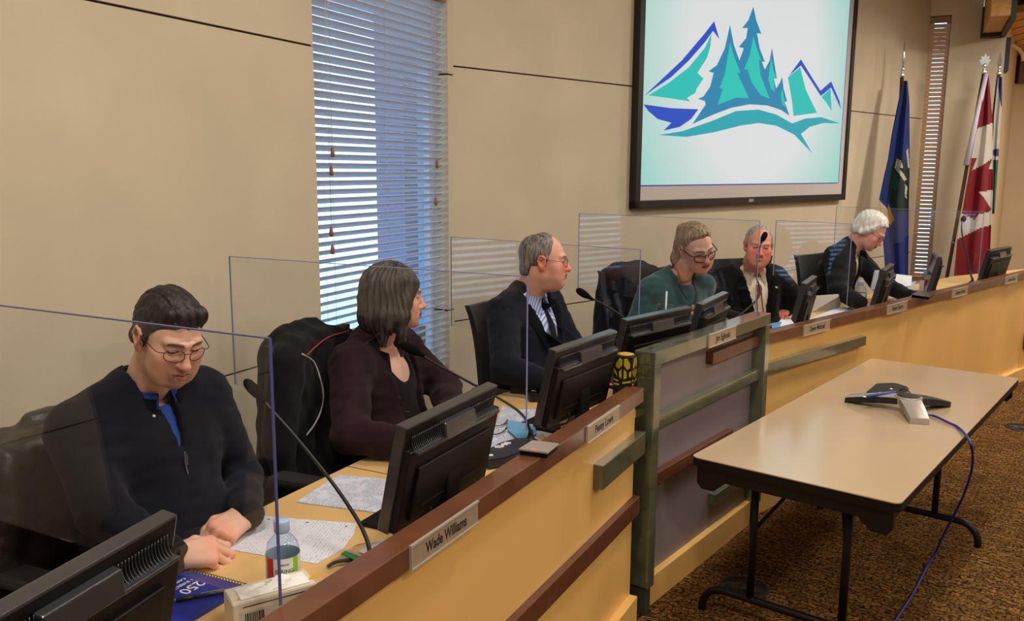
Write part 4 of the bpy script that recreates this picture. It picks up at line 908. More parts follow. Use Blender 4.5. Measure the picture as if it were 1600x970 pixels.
# blue mask, spectacles, case
mk = thing('face_mask', 'light blue face mask lying on the white papers', 'mask', tuple(on_z(805, 668, TOP + .006)))
bm = bmesh.new(); q4 = [on_z(*p, TOP + .012) - mk.location for p in ((794, 672), (792, 656), (836, 662), (838, 678), (812, 688))]
c0 = sum(q4, Vector()) / 5; vc = bm.verts.new(c0 + Vector((0, 0, .012))); vv = [bm.verts.new(p) for p in q4]
for i in range(5): bm.faces.new((vv[i], vv[(i + 1) % 5], vc))
bmesh.ops.subdivide_edges(bm, edges=bm.edges[:], cuts=2, use_grid_fill=True, smooth=.3); obj('cloth', bm, mat('mask_blue', (110, 176, 222), .8), mk, smooth=True)
bm = bmesh.new(); tube(bm, spline([q4[0], q4[0] + Vector((-.03, .0, .002)), q4[1] + Vector((-.02, .01, .002)), q4[1]], 6), .001, 5); obj('ear_loop', bm, M_lab, mk)
sp = thing('eyeglasses', 'brown eyeglasses folded open on the papers behind the monitor', 'eyeglasses', tuple(on_z(775, 672, TOP + .005)))
for k, pp in enumerate((((762, 664), (778, 665), (788, 662), (793, 656)), ((760, 678), (776, 678), (786, 674), (791, 669)))):
    bm = bmesh.new(); S = spline([on_z(*p, TOP + .012) - sp.location for p in pp], 6); tube(bm, S, [.0022 + .002 * (i / len(S)) ** 3 for i in range(len(S))], 7); obj('temple', bm, mat('tortoise', (74, 40, 34), .3), sp)
    bm = bmesh.new(); c = on_z(757, 664 + k * 14, TOP + .02) - sp.location; tube(bm, [c + Vector((.004 * math.sin(a), .022 * math.cos(a), .018 * math.sin(a))) for a in [2 * PI * i / 16 for i in range(16)]], .002, 6, closed=True); obj('rim', bm, mat('tortoise', (74, 40, 34), .3), sp)
cs = thing('belt_case', 'black case with a pale buckle at the desk edge before the suited man', 'case', tuple(on_z(832, 608, TOP)))
bm = bmesh.new(); q = [on_z(*p, TOP + .03) - cs.location for p in ((797, 604), (820, 597), (832, 601), (846, 596), (851, 618), (828, 618), (820, 606))]
poly_prism(bm, [(p.x, p.y) for p in q], .028); obj('body', bm, M_pouch, cs)
bm = bmesh.new(); c = on_z(841, 609, TOP + .034) - cs.location; box(bm, c.x - .03, c.x + .03, c.y - .018, c.y + .018, .03, .036, bev=.003); obj('buckle', bm, mat('buckle_pale', (206, 180, 120), .4), cs)
# drink cup with straw behind the centre monitor
q = dep(1039, 478, 4.35); cp = thing('drink_cup', 'clear drink cup with a straw behind the centre monitor', 'cup', (q.x, q.y, TOP)); hc = q.z - TOP
M_cup = clear_mat('cup_plastic', (.85, .88, .92), .05, 1.5)
bm = bmesh.new(); lathe(bm, [(.032, 0), (.046, hc - .004), (.049, hc), (.047, hc + .004), (.043, hc)], 28, cap=False); obj('cup', bm, M_cup, cp)
bm = bmesh.new(); lathe(bm, [(.031, .003), (.044, hc * .8), (.001, hc * .8)], 24); obj('drink', bm, mat('dark_drink', (60, 40, 36), .2), cp)
bm = bmesh.new(); tube(bm, [(0, 0, .02), (.006, 0, hc + .075)], .0045, 8); obj('straw', bm, mat('straw_pale', (190, 214, 220), .4), cp)
# tablet
b0, b1 = on_z(1268, 488, TOP), on_z(1311, 485.5, TOP); tcn = (b0 + b1) / 2
tt = thing('tablet_computer', 'silver tablet standing open before the smiling man', 'tablet', tuple(tcn))
zc0 = (tcn - Vector(CAM)) @ Vector(CF); t0, t1 = dep(1272.5, 461.8, zc0 + .02), dep(1317.5, 458.7, zc0 + .02)
n = (b1 - b0).cross(t0 - b0).normalized() * .009; bm = bmesh.new(); fr_ = [bm.verts.new(p - tcn) for p in (b0, b1, t1, t0)]; bk = [bm.verts.new(p - tcn - n) for p in (b0, b1, t1, t0)]
bm.faces.new(fr_); bm.faces.new(bk[::-1])
for i in range(4): bm.faces.new((fr_[i], fr_[(i + 1) % 4], bk[(i + 1) % 4], bk[i]))
obj('lid', bm, M_silver, tt)
bm = bmesh.new(); c = t0 * .75 + t1 * .25 - tcn - Vector((0, 0, .02)); lathe(bm, [(.006, 0), (.006, .012)], 10, Matrix.Translation(c + n * -.2) @ (n.to_track_quat('Z', 'Y').to_matrix().to_4x4())); obj('camera_dot', bm, M_mon, tt)
v_ = Vector((FR['R'][0][1], FR['R'][1][1], 0)); bm = bmesh.new(); e = [b0 - tcn, b1 - tcn, b1 - tcn + v_ * .18, b0 - tcn + v_ * .18]; poly_prism(bm, [(p.x, p.y) for p in e], .006, z0=.001); obj('keyboard', bm, M_silver, tt)
# ------------------------------------------------------------------ implicit surfaces -> one continuous mesh (surface nets)
class Field:
    def __init__(s, lo, hi, h):
        s.h = h; s.lo = np.array(lo, float); s.n = np.maximum(4, np.ceil((np.array(hi) - s.lo) / h).astype(int) + 1)
        s.ax = [s.lo[i] + h * np.arange(s.n[i]) for i in range(3)]; s.F = np.full(tuple(s.n), 1.0, np.float32)
    def win(s, lo, hi):
        out = []
        for i in range(3):
            a = int(max(0, math.floor((lo[i] - s.lo[i]) / s.h))); b = int(min(s.n[i], math.ceil((hi[i] - s.lo[i]) / s.h) + 1))
            if b - a < 1: return None
            out.append(slice(a, b))
        return tuple(out)
    def grid(s, w): return np.meshgrid(s.ax[0][w[0]], s.ax[1][w[1]], s.ax[2][w[2]], indexing='ij', sparse=True)
    def put(s, d, w, k, op):
        f = s.F[w]
        if op == 'sub':
            d = -d
            if k > 0: q = np.clip(.5 - .5 * (d - f) / k * -1, 0, 1); h = np.maximum(k - np.abs(f - d), 0) / k; s.F[w] = np.maximum(f, d) + h * h * k * .25
            else: s.F[w] = np.maximum(f, d)
        elif op == 'and': s.F[w] = np.maximum(f, d)
        else:
            if k > 0: h = np.maximum(k - np.abs(f - d), 0) / k; s.F[w] = np.minimum(f, d) - h * h * k * .25
            else: s.F[w] = np.minimum(f, d)
    def cone(s, a, b, ra, rb, k=.01, op='add'):
        a = np.array(a, float); b = np.array(b, float); m = max(ra, rb) + k + 3 * s.h
        w = s.win(np.minimum(a, b) - m, np.maximum(a, b) + m)
        if w is None: return
        X, Y, Z = s.grid(w); ba = b - a; L = max(ba @ ba, 1e-12)
        t = np.clip(((X - a[0]) * ba[0] + (Y - a[1]) * ba[1] + (Z - a[2]) * ba[2]) / L, 0, 1)
        d = np.sqrt((X - a[0] - t * ba[0]) ** 2 + (Y - a[1] - t * ba[1]) ** 2 + (Z - a[2] - t * ba[2]) ** 2) - (ra + (rb - ra) * t)
        s.put(d, w, k, op)
    def ell(s, c, r, k=.01, op='add', R=None):
        c = np.array(c, float); r = np.array(r, float); m = (r.max() if R is not None else r) + k + 3 * s.h
        w = s.win(c - m, c + m)
        if w is None: return
        X, Y, Z = s.grid(w); x, y, z = X - c[0], Y - c[1], Z - c[2]
        if R is not None:
            R = np.array(R, float); x, y, z = (R[0, i] * x + R[1, i] * y + R[2, i] * z for i in range(3))
        k0 = np.sqrt((x / r[0]) ** 2 + (y / r[1]) ** 2 + (z / r[2]) ** 2); k1 = np.sqrt((x / r[0] ** 2) ** 2 + (y / r[1] ** 2) ** 2 + (z / r[2] ** 2) ** 2) + 1e-9
        s.put(k0 * (k0 - 1) / k1, w, k, op)
    def func(s, fn, lo, hi, k=0, op='add'):
        w = s.win(lo, hi)
        if w is None: return
        X, Y, Z = s.grid(w); s.put(fn(X, Y, Z), w, k, op)
    def disp(s, fn):
        X, Y, Z = np.meshgrid(*s.ax, indexing='ij', sparse=True); s.F = (s.F + fn(X, Y, Z)).astype(np.float32)
    def mesh(s):
        F = s.F.copy(); F[0] = F[-1] = 1; F[:, 0] = F[:, -1] = 1; F[:, :, 0] = F[:, :, -1] = 1
        S = F < 0; n = np.array(F.shape) - 1
        c = np.zeros(tuple(n), np.int8)
        for dx in (0, 1):
            for dy in (0, 1):
                for dz in (0, 1): c += S[dx:dx + n[0], dy:dy + n[1], dz:dz + n[2]]
        I = np.argwhere((c > 0) & (c < 8)); idx = np.full(tuple(n), -1, np.int64); idx[tuple(I.T)] = np.arange(len(I))
        P = np.zeros((len(I), 3)); N = np.zeros(len(I))
        cor = [(a, b, d) for a in (0, 1) for b in (0, 1) for d in (0, 1)]
        val = {q: F[I[:, 0] + q[0], I[:, 1] + q[1], I[:, 2] + q[2]] for q in cor}
        for p in cor:
            for ax in range(3):
                if p[ax]: continue
                q = list(p); q[ax] = 1; q = tuple(q); a, b = val[p], val[q]; m = (a < 0) != (b < 0)
                t = np.where(m, a / np.where(m, a - b, 1), 0)
                for i in range(3): P[:, i] += np.where(m, p[i] + (t if i == ax else 0), 0)
                N += m
        V = s.lo + s.h * (I + P / N[:, None]); Q = []
        for ax in range(3):
            b, d = (ax + 1) % 3, (ax + 2) % 3
            sl0 = [slice(None)] * 3; sl1 = [slice(None)] * 3; sl0[ax] = slice(0, -1); sl1[ax] = slice(1, None)
            A, B = S[tuple(sl0)], S[tuple(sl1)]; E = np.argwhere(A != B)
            E = E[(E[:, b] > 0) & (E[:, d] > 0) & (E[:, b] < n[b]) & (E[:, d] < n[d])]
            ins = A[tuple(E.T)]; quad = []
            for ob, od in ((1, 1), (0, 1), (0, 0), (1, 0)):
                e = E.copy(); e[:, b] -= ob; e[:, d] -= od; quad.append(idx[tuple(e.T)])
            q = np.stack(quad, 1); q[~ins] = q[~ins][:, ::-1]; Q.append(q)
        return V, np.concatenate(Q)
def nz(p, f, seed=0):
    """cheap smooth noise in -1..1"""
    x, y, z = p; o = 0; r = np.random.RandomState(seed)
    for i in range(5):
        d = r.normal(size=3); d /= np.linalg.norm(d); o = o + np.sin(f * (1 + .35 * i) * (d[0] * x + d[1] * y + d[2] * z) + r.uniform(0, 6.3) + 1.5 * np.sin(f * .6 * (d[1] * x + d[2] * y + d[0] * z) + r.uniform(0, 6.3)))
    return o / 5
def mesh_from(name, parts, cols=None, M=None):
    """parts: list of (V, Q) joined to one mesh; cols: list of colour arrays"""
    V = np.concatenate([p[0] for p in parts]); off = 0; Q = []
    for v, q in parts: Q.append(q + off); off += len(v)
    Q = np.concatenate(Q); me = bpy.data.meshes.new(name)
    me.vertices.add(len(V)); me.vertices.foreach_set('co', V.astype(np.float32).ravel())
    me.loops.add(len(Q) * 4); me.loops.foreach_set('vertex_index', Q.astype(np.int32).ravel())
    me.polygons.add(len(Q)); me.polygons.foreach_set('loop_start', np.arange(0, len(Q) * 4, 4, dtype=np.int32)); me.polygons.foreach_set('loop_total', np.full(len(Q), 4, np.int32))
    me.update(calc_edges=True); me.validate()
    me.polygons.foreach_set('use_smooth', np.ones(len(me.polygons), bool))
    if cols is not None:
        a = me.color_attributes.new('Col', 'FLOAT_COLOR', 'POINT'); c = np.concatenate(cols); a.data.foreach_set('color', np.concatenate([c, np.ones((len(c), 1))], 1).astype(np.float32).ravel())
    if M is not None: me.transform(M)
    return me
def xf(V, M): A = np.array(M); return V @ A[:3, :3].T + A[:3, 3]
def gauss(d2, w): return np.exp(-d2 / (w * w))
def mix(c, t, w): return c * (1 - w[:, None]) + np.array(t)[None] * w[:, None]

# ------------------------------------------------------------------ a head: x to its right, y to the front, z up, metres, about its middle
def head_field(p, neck_to, h):
    f = Field((-.105, -.16, -.30), (.105, .15, .145), h); jw = p.get('jaw', 1); fat = p.get('fat', 0); S = 1
    f.ell((0, -.018, .036), (.075, .096, .086), .0)
    f.ell((0, .030, -.015), (.063, .062, .088), .03)
    f.ell((0, .030, -.072), (.052 * jw + fat * .5, .055, .044), .03)
    f.cone((-.030 * jw, .060, -.092), (.030 * jw, .060, -.092), .017, .017, .025)
    f.ell((0, .078, -.096), (.02, .017, .017), .02)                                             # chin
    for s in (-1, 1):
        f.ell((s * .042, .056, -.028), (.024 + fat, .026, .028), .025)                         # cheekbone
        f.ell((s * .036, .056, -.066), (.024 + fat, .024, .028), .025)                         # lower cheek
        f.cone((s * .012, .088, .024), (s * .044, .070, .026), .010, .010, .012)                  # brow
        f.ell((s * .031, .096, .003), (.018, .014, .012), .014, 'sub')                          # socket
        f.ell((s * .031, .0745, .003), (.0145, .0135, .0115), .003)                             # eye
        f.cone((s * .017, .0835, .012), (s * .045, .074, .0115), .0042, .0045, .005)               # upper lid fold
        f.cone((s * .019, .083, -.0085), (s * .043, .074, -.0085), .0035, .0035, .006)             # lower lid
        if p.get('bags'): f.cone((s * .02, .086, -.018), (s * .042, .075, -.017), .006, .006, .008)
    nl = p.get('nose', 1)
    f.cone((0, .086, .014), (0, .095 + .010 * nl, -.030), .0085, .0115 * nl, .012)                 # nose
    f.ell((0, .099 + .010 * nl, -.033), (.0125 * nl, .011, .0105), .008)
    for s in (-1, 1):
        f.ell((s * .0125, .094, -.037), (.009, .011, .0085), .006)
        f.ell((s * .0065, .102, -.0445), (.0035, .005, .003), .003, 'sub')
        f.cone((s * .018, .098, -.040), (s * .031, .083, -.068), .0035, .003, .006, 'sub') if p.get('fold') else None
    sm = p.get('smile', 0)
    f.ell((0, .078, -.063), (.030, .020, .018), .016)
    for s in (-1, 1):
        f.cone((0, .0985, -.0575), (s * .022, .085, -.060 + sm * .006), .0058, .003, .006)
        f.cone((0, .0970, -.0695), (s * .019, .086, -.066 + sm * .004), .0066, .003, .006)
        f.cone((0, .1050, -.0632), (s * .024, .0900, -.063 + sm * .008), .0022, .0015, .002, 'sub')
    if p.get('open'): f.ell((0, .101, -.066), (.013, .01, .0055), .003, 'sub')
    for s in (-1, 1):                                                                            # ears
        Re = np.array(Matrix.Rotation(s * -.45, 3, 'Z') @ Matrix.Rotation(-.2, 3, 'X'))
        f.ell((s * .079, -.012, -.002), (.0075, .020, .033), .006, 'add', Re)
        f.ell((s * .075, -.006, -.030), (.008, .011, .012), .008)
        f.ell((s * .0865, -.008, .002), (.006, .011, .019), .004, 'sub', Re)
        f.cone((s * .083, .006, .018), (s * .0855, -.020, .028), .0035, .0035, .003); f.cone((s * .0855, -.020, .028), (s * .085, -.030, .005), .0035, .0035, .003); f.cone((s * .085, -.030, .005), (s * .079, -.016, -.028), .0035, .004, .003)
    nk = p.get('neck', .058); q = np.array(neck_to)
    f.cone((0, -.030, -.055), q, nk, nk * 1.06, .02)
    if p.get('jowl'): f.ell((0, .035, -.112), (.045, .045, .028), .03)
    return f
def head_cols(V, p):
    x, y, z = V.T; ax = np.abs(x); sk = np.array(lin(p['skin'])); red = sk * np.array([1.06, .62, .58]); c = np.tile(sk, (len(V), 1))
    r = p.get('red', .5)
    c = mix(c, red, r * np.clip(gauss((ax - .045) ** 2 + (z + .03) ** 2, .028) * (y > .03) + gauss(x ** 2 + (z + .03) ** 2, .02) * (y > .088) + 1.0 * (ax > .078) * (y < .02) + .5 * gauss(x ** 2 + (z + .1) ** 2, .025) * (y > .05), 0, 1))
    c = c * (1 + .06 * nz((x, y, z), 160, 3))[:, None]
    st = p.get('stubble', 0)
    if st: c = mix(c, np.array(lin(p['hair'])) * .8 + .02, st * np.clip(gauss((z + .062) ** 2 * .6 + (ax - .024) ** 2 * 1.2, .024) * (y > .05) + gauss(x ** 2 + (z + .1) ** 2, .024) * (y > .04), 0, 1) * ((ax > .018) | (z < -.078) | (z > -.054)))
    lip = ((ax / .024) ** 2 + ((z + .0635 - p.get('smile', 0) * ax * .3) / .0105) ** 2 < 1) & (y > .075); c[lip] = np.array(lin(p.get('lip', (166, 98, 88))))
    ml = (ax < .023) & (np.abs(z + .0632 - p.get('smile', 0) * ax * .34) < .0018) & (y > .07); c[ml] = np.array(lin((66, 26, 24)))
    if p.get('teeth'): t = (ax < .015) & (np.abs(z + .0632 - p.get('smile', 0) * ax * .34) < .0032) & (y > .07); c[t] = np.array(lin((216, 206, 196)))
    bz = .0265 - ((ax - .028) / .03) ** 2 * .006; br = (np.abs(z - bz) < .0042) & (ax > .011) & (ax < .049) & (y > .05)
    c[br] = c[br] * (1 - p.get('brow', .8)) + np.array(lin(p.get('browc', p['hair']))) * p.get('brow', .8)
    ew = p.get('eye', .0042); ex = (ax - .031) / .0135; ez = (z - .0025) / ew
    e = (ex ** 2 + ez ** 2 < 1) & (y > .06); c[e] = np.array(lin((206, 200, 194))) if p.get('eye', .0042) > .003 else np.array(lin((60, 40, 34)))
    gx = p.get('gaze', 0); ir = ((x - np.sign(x) * .031 - gx) ** 2 + (z - .0025 - p.get('gazez', 0)) ** 2 < .0052 ** 2) & e; c[ir] = np.array(lin(p.get('iris', (54, 40, 32))))
    la = (np.abs(ex) < 1.1) & (np.abs(z - .0025 - ew * np.sqrt(np.clip(1 - ex ** 2, 0, 1))) < .0016) & (y > .06); c[la] = np.array(lin((40, 26, 24)))
    n = (np.abs(ax - .0065) < .0042) & (np.abs(z + .0445) < .0032) & (y > .092); c[n] = np.array(lin((60, 26, 22)))
    return c
M_skin = attr_mat('skin', .52, .4, bump=(420, .06), sss=.08)
def hair_mat(name, col, col2, scale=90, st=(1, 1, .12)):
    m = mat(name, col, .5, spec=.45); nt = m.node_tree; b = nt.nodes['Principled BSDF']
    tc = nt.nodes.new('ShaderNodeTexCoord'); mp = nt.nodes.new('ShaderNodeMapping'); mp.inputs['Scale'].default_value = st; n = nt.nodes.new('ShaderNodeTexNoise'); n.inputs['Scale'].default_value = scale; n.inputs['Detail'].default_value = 5
    r = nt.nodes.new('ShaderNodeValToRGB'); r.color_ramp.elements[0].position = .36; r.color_ramp.elements[1].position = .66; r.color_ramp.elements[0].color = (*lin(col), 1); r.color_ramp.elements[1].color = (*lin(col2), 1)
    bp = nt.nodes.new('ShaderNodeBump'); bp.inputs['Strength'].default_value = .8; bp.inputs['Distance'].default_value = .004
    nt.links.new(tc.outputs['Object'], mp.inputs[0]); nt.links.new(mp.outputs[0], n.inputs['Vector']); nt.links.new(n.outputs['Fac'], r.inputs[0]); nt.links.new(r.outputs[0], b.inputs['Base Color']); nt.links.new(n.outputs['Fac'], bp.inputs['Height']); nt.links.new(bp.outputs[0], b.inputs['Normal'])
    return m
def hair_field(style, h, bald=True):
    if style == 'bob':
        f = Field((-.13, -.16, -.22), (.13, .13, .16), h)
        f.ell((0, -.022, .034), (.094, .112, .100), 0); f.ell((0, -.036, -.03), (.102, .098, .09), .03); f.ell((0, -.046, -.085), (.100, .086, .072), .03)
        for s in (-1, 1):
            f.cone((s * .060, .055, .065), (s * .088, .020, -.06), .022, .026, .02); f.cone((s * .088, .020, -.06), (s * .078, .034, -.205), .026, .009, .02); f.cone((s * .085, -.03, -.06), (s * .075, -.04, -.17), .03, .012, .02)
        f.ell((0, .10, -.055), (.058, .075, .105), .012, 'sub'); f.ell((0, .02, -.15), (.055, .075, .07), .01, 'sub')
        f.disp(lambda X, Y, Z: .0032 * np.sin(34 * np.arctan2(X, -Y) + 2.5 * np.sin(20 * Z) + 3 * nz((X, Y, Z), 20, 5)) + .003 * nz((X, Y, Z), 60, 2))
        return f
    f = Field((-.12, -.20, -.25), (.12, .14, .17), h)
    def cut(tab, th=.009, nape=-.085, wob=.004):
        """hairline: the hair lies behind yb(z), thinning to nothing at the line"""
        zs, ys = [q[0] for q in tab], [q[1] for q in tab]
        def fn(X, Y, Z):
            d = Y - np.interp(Z, zs, ys) - .18 * np.maximum(0, .03 - np.abs(X)) * (Z > .06) + wob * nz((X, Y, Z), 70, 8); d = np.maximum(d, nape - Z + 0 * X)
            return d
        X, Y, Z = np.meshgrid(*f.ax, indexing='ij', sparse=True); d = fn(X, Y, Z)
        f.F = np.maximum(f.F + th * (1 - np.clip(-d / .03, 0, 1)), d * .7).astype(np.float32)
    HL = [(-.09, -.045), (-.03, -.034), (-.018, -.030), (-.012, .012), (.02, .020), (.045, .034), (.068, .046), (.086, .060), (.100, .12), (.2, .2)]
    if style == 'short':
        f.ell((0, -.016, .040), (.084, .104, .094), 0); f.ell((0, -.075, -.03), (.066, .035, .05), .02)
        for s in (-1, 1): f.cone((s * .073, .018, .03), (s * .0745, .012, -.022), .011, .006, .008)
        cut([(-.09, -.045), (-.03, -.034), (-.026, -.030), (-.022, .018), (.02, .026), (.045, .040), (.058, .060), (.068, .084), (.08, .13), (.2, .2)], .008)
        f.cone((.038, .050, .094), (-.04, .052, .092), .015, .017, .018); f.cone((-.04, .052, .092), (-.064, .024, .07), .017, .015, .018)
        for s in (-1, 1): f.ell((s * .088, -.012, -.012), (.02, .026, .032), .006, 'sub')
        f.disp(lambda X, Y, Z: .0018 * np.sin(240 * X + 70 * Y + 5 * nz((X, Y, Z), 30, 4)) + .002 * nz((X, Y, Z), 80, 2) + np.where((np.abs(X - .036 + .1 * (Y - .05)) < .003) & (Z > .08), .004, 0))
    elif style == 'receding':
        f.ell((0, -.018, .036), (.0825, .103, .0905), 0); f.ell((0, -.08, -.035), (.064, .032, .055), .02)
        for s in (-1, 1): f.cone((s * .073, .012, .02), (s * .075, .010, -.020), .010, .006, .008)
        cut([(-.1, -.045), (-.03, -.034), (-.022, -.030), (-.016, .016), (.02, .022), (.06, .030), (.09, .036), (.12, .03), (.2, .03)], .007, -.095, .007)
        if bald: f.ell((-.02, -.060, .118), (.040, .040, .026), .008, 'sub')
        for s in (-1, 1): f.ell((s * .09, -.012, -.006), (.02, .028, .036), .006, 'sub')
        f.disp(lambda X, Y, Z: .0016 * nz((X, Y, Z * .4), 110, 2))
    elif style == 'grey':
        f.ell((0, -.016, .040), (.083, .103, .091), 0); f.ell((0, -.08, -.03), (.064, .03, .05), .02); cut(HL, .009, -.085, .006)
        for s in (-1, 1): f.ell((s * .09, -.012, -.006), (.02, .028, .036), .006, 'sub')
        f.disp(lambda X, Y, Z: .002 * nz((X, Y, Z), 90, 2))
    elif style == 'white':
        f.ell((0, -.020, .042), (.093, .114, .100), 0); f.ell((0, -.080, -.03), (.076, .045, .07), .03)
        for s in (-1, 1): f.cone((s * .078, .02, .03), (s * .080, -.035, -.03), .024, .026, .02)
        cut([(-.1, -.045), (-.05, -.034), (-.034, .016), (-.01, .026), (.03, .036), (.06, .046), (.082, .070), (.100, .12), (.2, .2)], .016, -.095, .006)
        f.disp(lambda X, Y, Z: .004 * nz((X, Y, Z), 55, 6) + .0015 * np.sin(160 * Y + 90 * Z + 4 * nz((X, Y, Z), 30, 4)))
    elif style == 'ponytail':
        f.ell((0, -.016, .040), (.082, .105, .096), 0)
        cut([(-.09, -.045), (-.03, -.03), (-.02, -.005), (0, .022), (.03, .026), (.06, .036), (.082, .052), (.097, .075), (.108, .13), (.2, .2)], .008, -.085, .003)
        for s in (-1, 1): f.ell((s * .09, -.008, -.006), (.022, .03, .036), .006, 'sub')
        f.cone((0, -.095, .075), (0, -.125, .055), .022, .026, .02); f.cone((.01, -.13, .05), (.072, -.085, -.08), .030, .026, .02); f.cone((.072, -.085, -.08), (.095, -.04, -.19), .026, .010, .02)
        f.disp(lambda X, Y, Z: .0018 * np.sin(70 * np.arctan2(X, Z - .03) + 4 * nz((X, Y, Z), 25, 4)) + .001 * nz((X, Y, Z), 90, 2))
    return f
def glasses(head, Mh, style, m, lens, dz=0):
    """two rims, bridge, hinged temples and clear lenses, worn by the head"""
    hw, hh, pw = {'oval': (.0245, .017, 2.6), 'square': (.026, .018, 4), 'cat': (.027, .018, 3.2)}[style]; th = .0011 if style == 'oval' else .0027
    bm = bmesh.new()
    def rim(s):
        out = []
        for i in range(28):
            a = 2 * PI * i / 28; ca, sa = math.cos(a), math.sin(a); r = (abs(ca) ** pw + abs(sa) ** pw) ** (-1 / pw)
            x = hw * r * ca; z = hh * r * sa
            if style == 'cat': z += .004 * (x / hw) * (1 if z > 0 else .4)
            out.append(Vector((s * (.0325 + x), .1035 - (abs(.0325 + x)) ** 2 * 5.5, -.002 + z + dz)))
        return out
    rims = {s: rim(s) for s in (-1, 1)}
    for s in (-1, 1): tube(bm, rims[s], th, 6, closed=True)
    tube(bm, spline([(-.0085, .103, .004), (0, .106, .008), (.0085, .103, .004)], 5), th, 6)
    for s in (-1, 1): tube(bm, spline([(s * (.0325 + hw), .086, .005), (s * .074, .076, .006), (s * .080, .03, .010), (s * .082, -.006, .012), (s * .081, -.032, -.012)], 6), th * 1.15, 6)
    bmesh.ops.transform(bm, matrix=Mh, verts=bm.verts); g = obj('eyeglasses_frame', bm, m, head)
    bm = bmesh.new()
    for s in (-1, 1): bm.faces.new([bm.verts.new(p) for p in rims[s]])
    bmesh.ops.transform(bm, matrix=Mh, verts=bm.verts); obj('lenses', bm, lens, g)
    return g
M_lens = clear_mat('spectacle_lens', (.985, .985, .98), .02, 1.35)

# ------------------------------------------------------------------ a right hand: wrist at the origin, fingers along y, back of the hand up
_hands = {}
def hand_mesh(curl, thumb, h=.0022, flip=False):
    key = (tuple(curl), thumb, h, flip)
    if key in _hands: return _hands[key]
    f = Field((-.09, -.07, -.11), (.07, .21, .06), h)
    f.cone((0, -.012, 0), (0, .01, 0), .026, .027, .01)
    for x0, x1, r in ((-.020, -.029, .0165), (-.006, -.009, .0165), (.008, .011, .016), (.020, .029, .0145)): f.cone((x0 * .8, .01, -.002), (x1, .082, .0), r, r * .78, .016)
    f.ell((-.018, .035, -.014), (.018, .03, .015), .012)
    base = [(-.029, .083, 0), (-.009, .088, .002), (.011, .084, .001), (.029, .075, -.002)]; Ls = [(.044, .026, .020), (.049, .030, .021), (.045, .028, .020), (.035, .021, .018)]; rr = [.0098, .0102, .0096, .0084]
    for i in range(4):
        p = np.array(base[i]); a = 0; sp = (i - 1.5) * .05
        for j in range(3):
            a += curl[j] * (1 + .08 * (i - 1)); q = p + Ls[i][j] * np.array([math.sin(sp) * math.cos(a), math.cos(sp) * math.cos(a), -math.sin(a)])
            r0 = rr[i] * (1 - .08 * j); f.cone(p, q, r0, r0 * .92, .004); f.ell(q, (r0 * .98,) * 3, .003) if j < 2 else None; p = q
        f.ell(p + np.array([0, .002, .0055]), (.0052, .006, .002), .002)                                                     # nail
    t = [(-.022, .022, -.008), (-.047, .052, -.016), (-.052 + thumb * .02, .083, -.022 - thumb * .006), (-.046 + thumb * .035, .108, -.026 - thumb * .01)]
    for a, b, r0, r1 in zip(t, t[1:], (.016, .0118, .0108), (.012, .0108, .009)): f.cone(a, b, r0, r1, .006)
    V, Q = f.mesh()
    if flip: V = V * np.array([-1, 1, 1]); Q = Q[:, ::-1]
    _hands[key] = (V, Q); return V, Q
def hand_cols(V, skin, red=.4):
    x, y, z = V.T; sk = np.array(lin(skin)); c = np.tile(sk, (len(V), 1)); c = mix(c, sk * np.array([1.05, .62, .58]), red * np.clip(gauss((y - .085) ** 2 + (z - .008) ** 2, .018) + (y > .13) * .6, 0, 1)); return c * (1 + .07 * nz((x, y, z), 140, 3))[:, None]
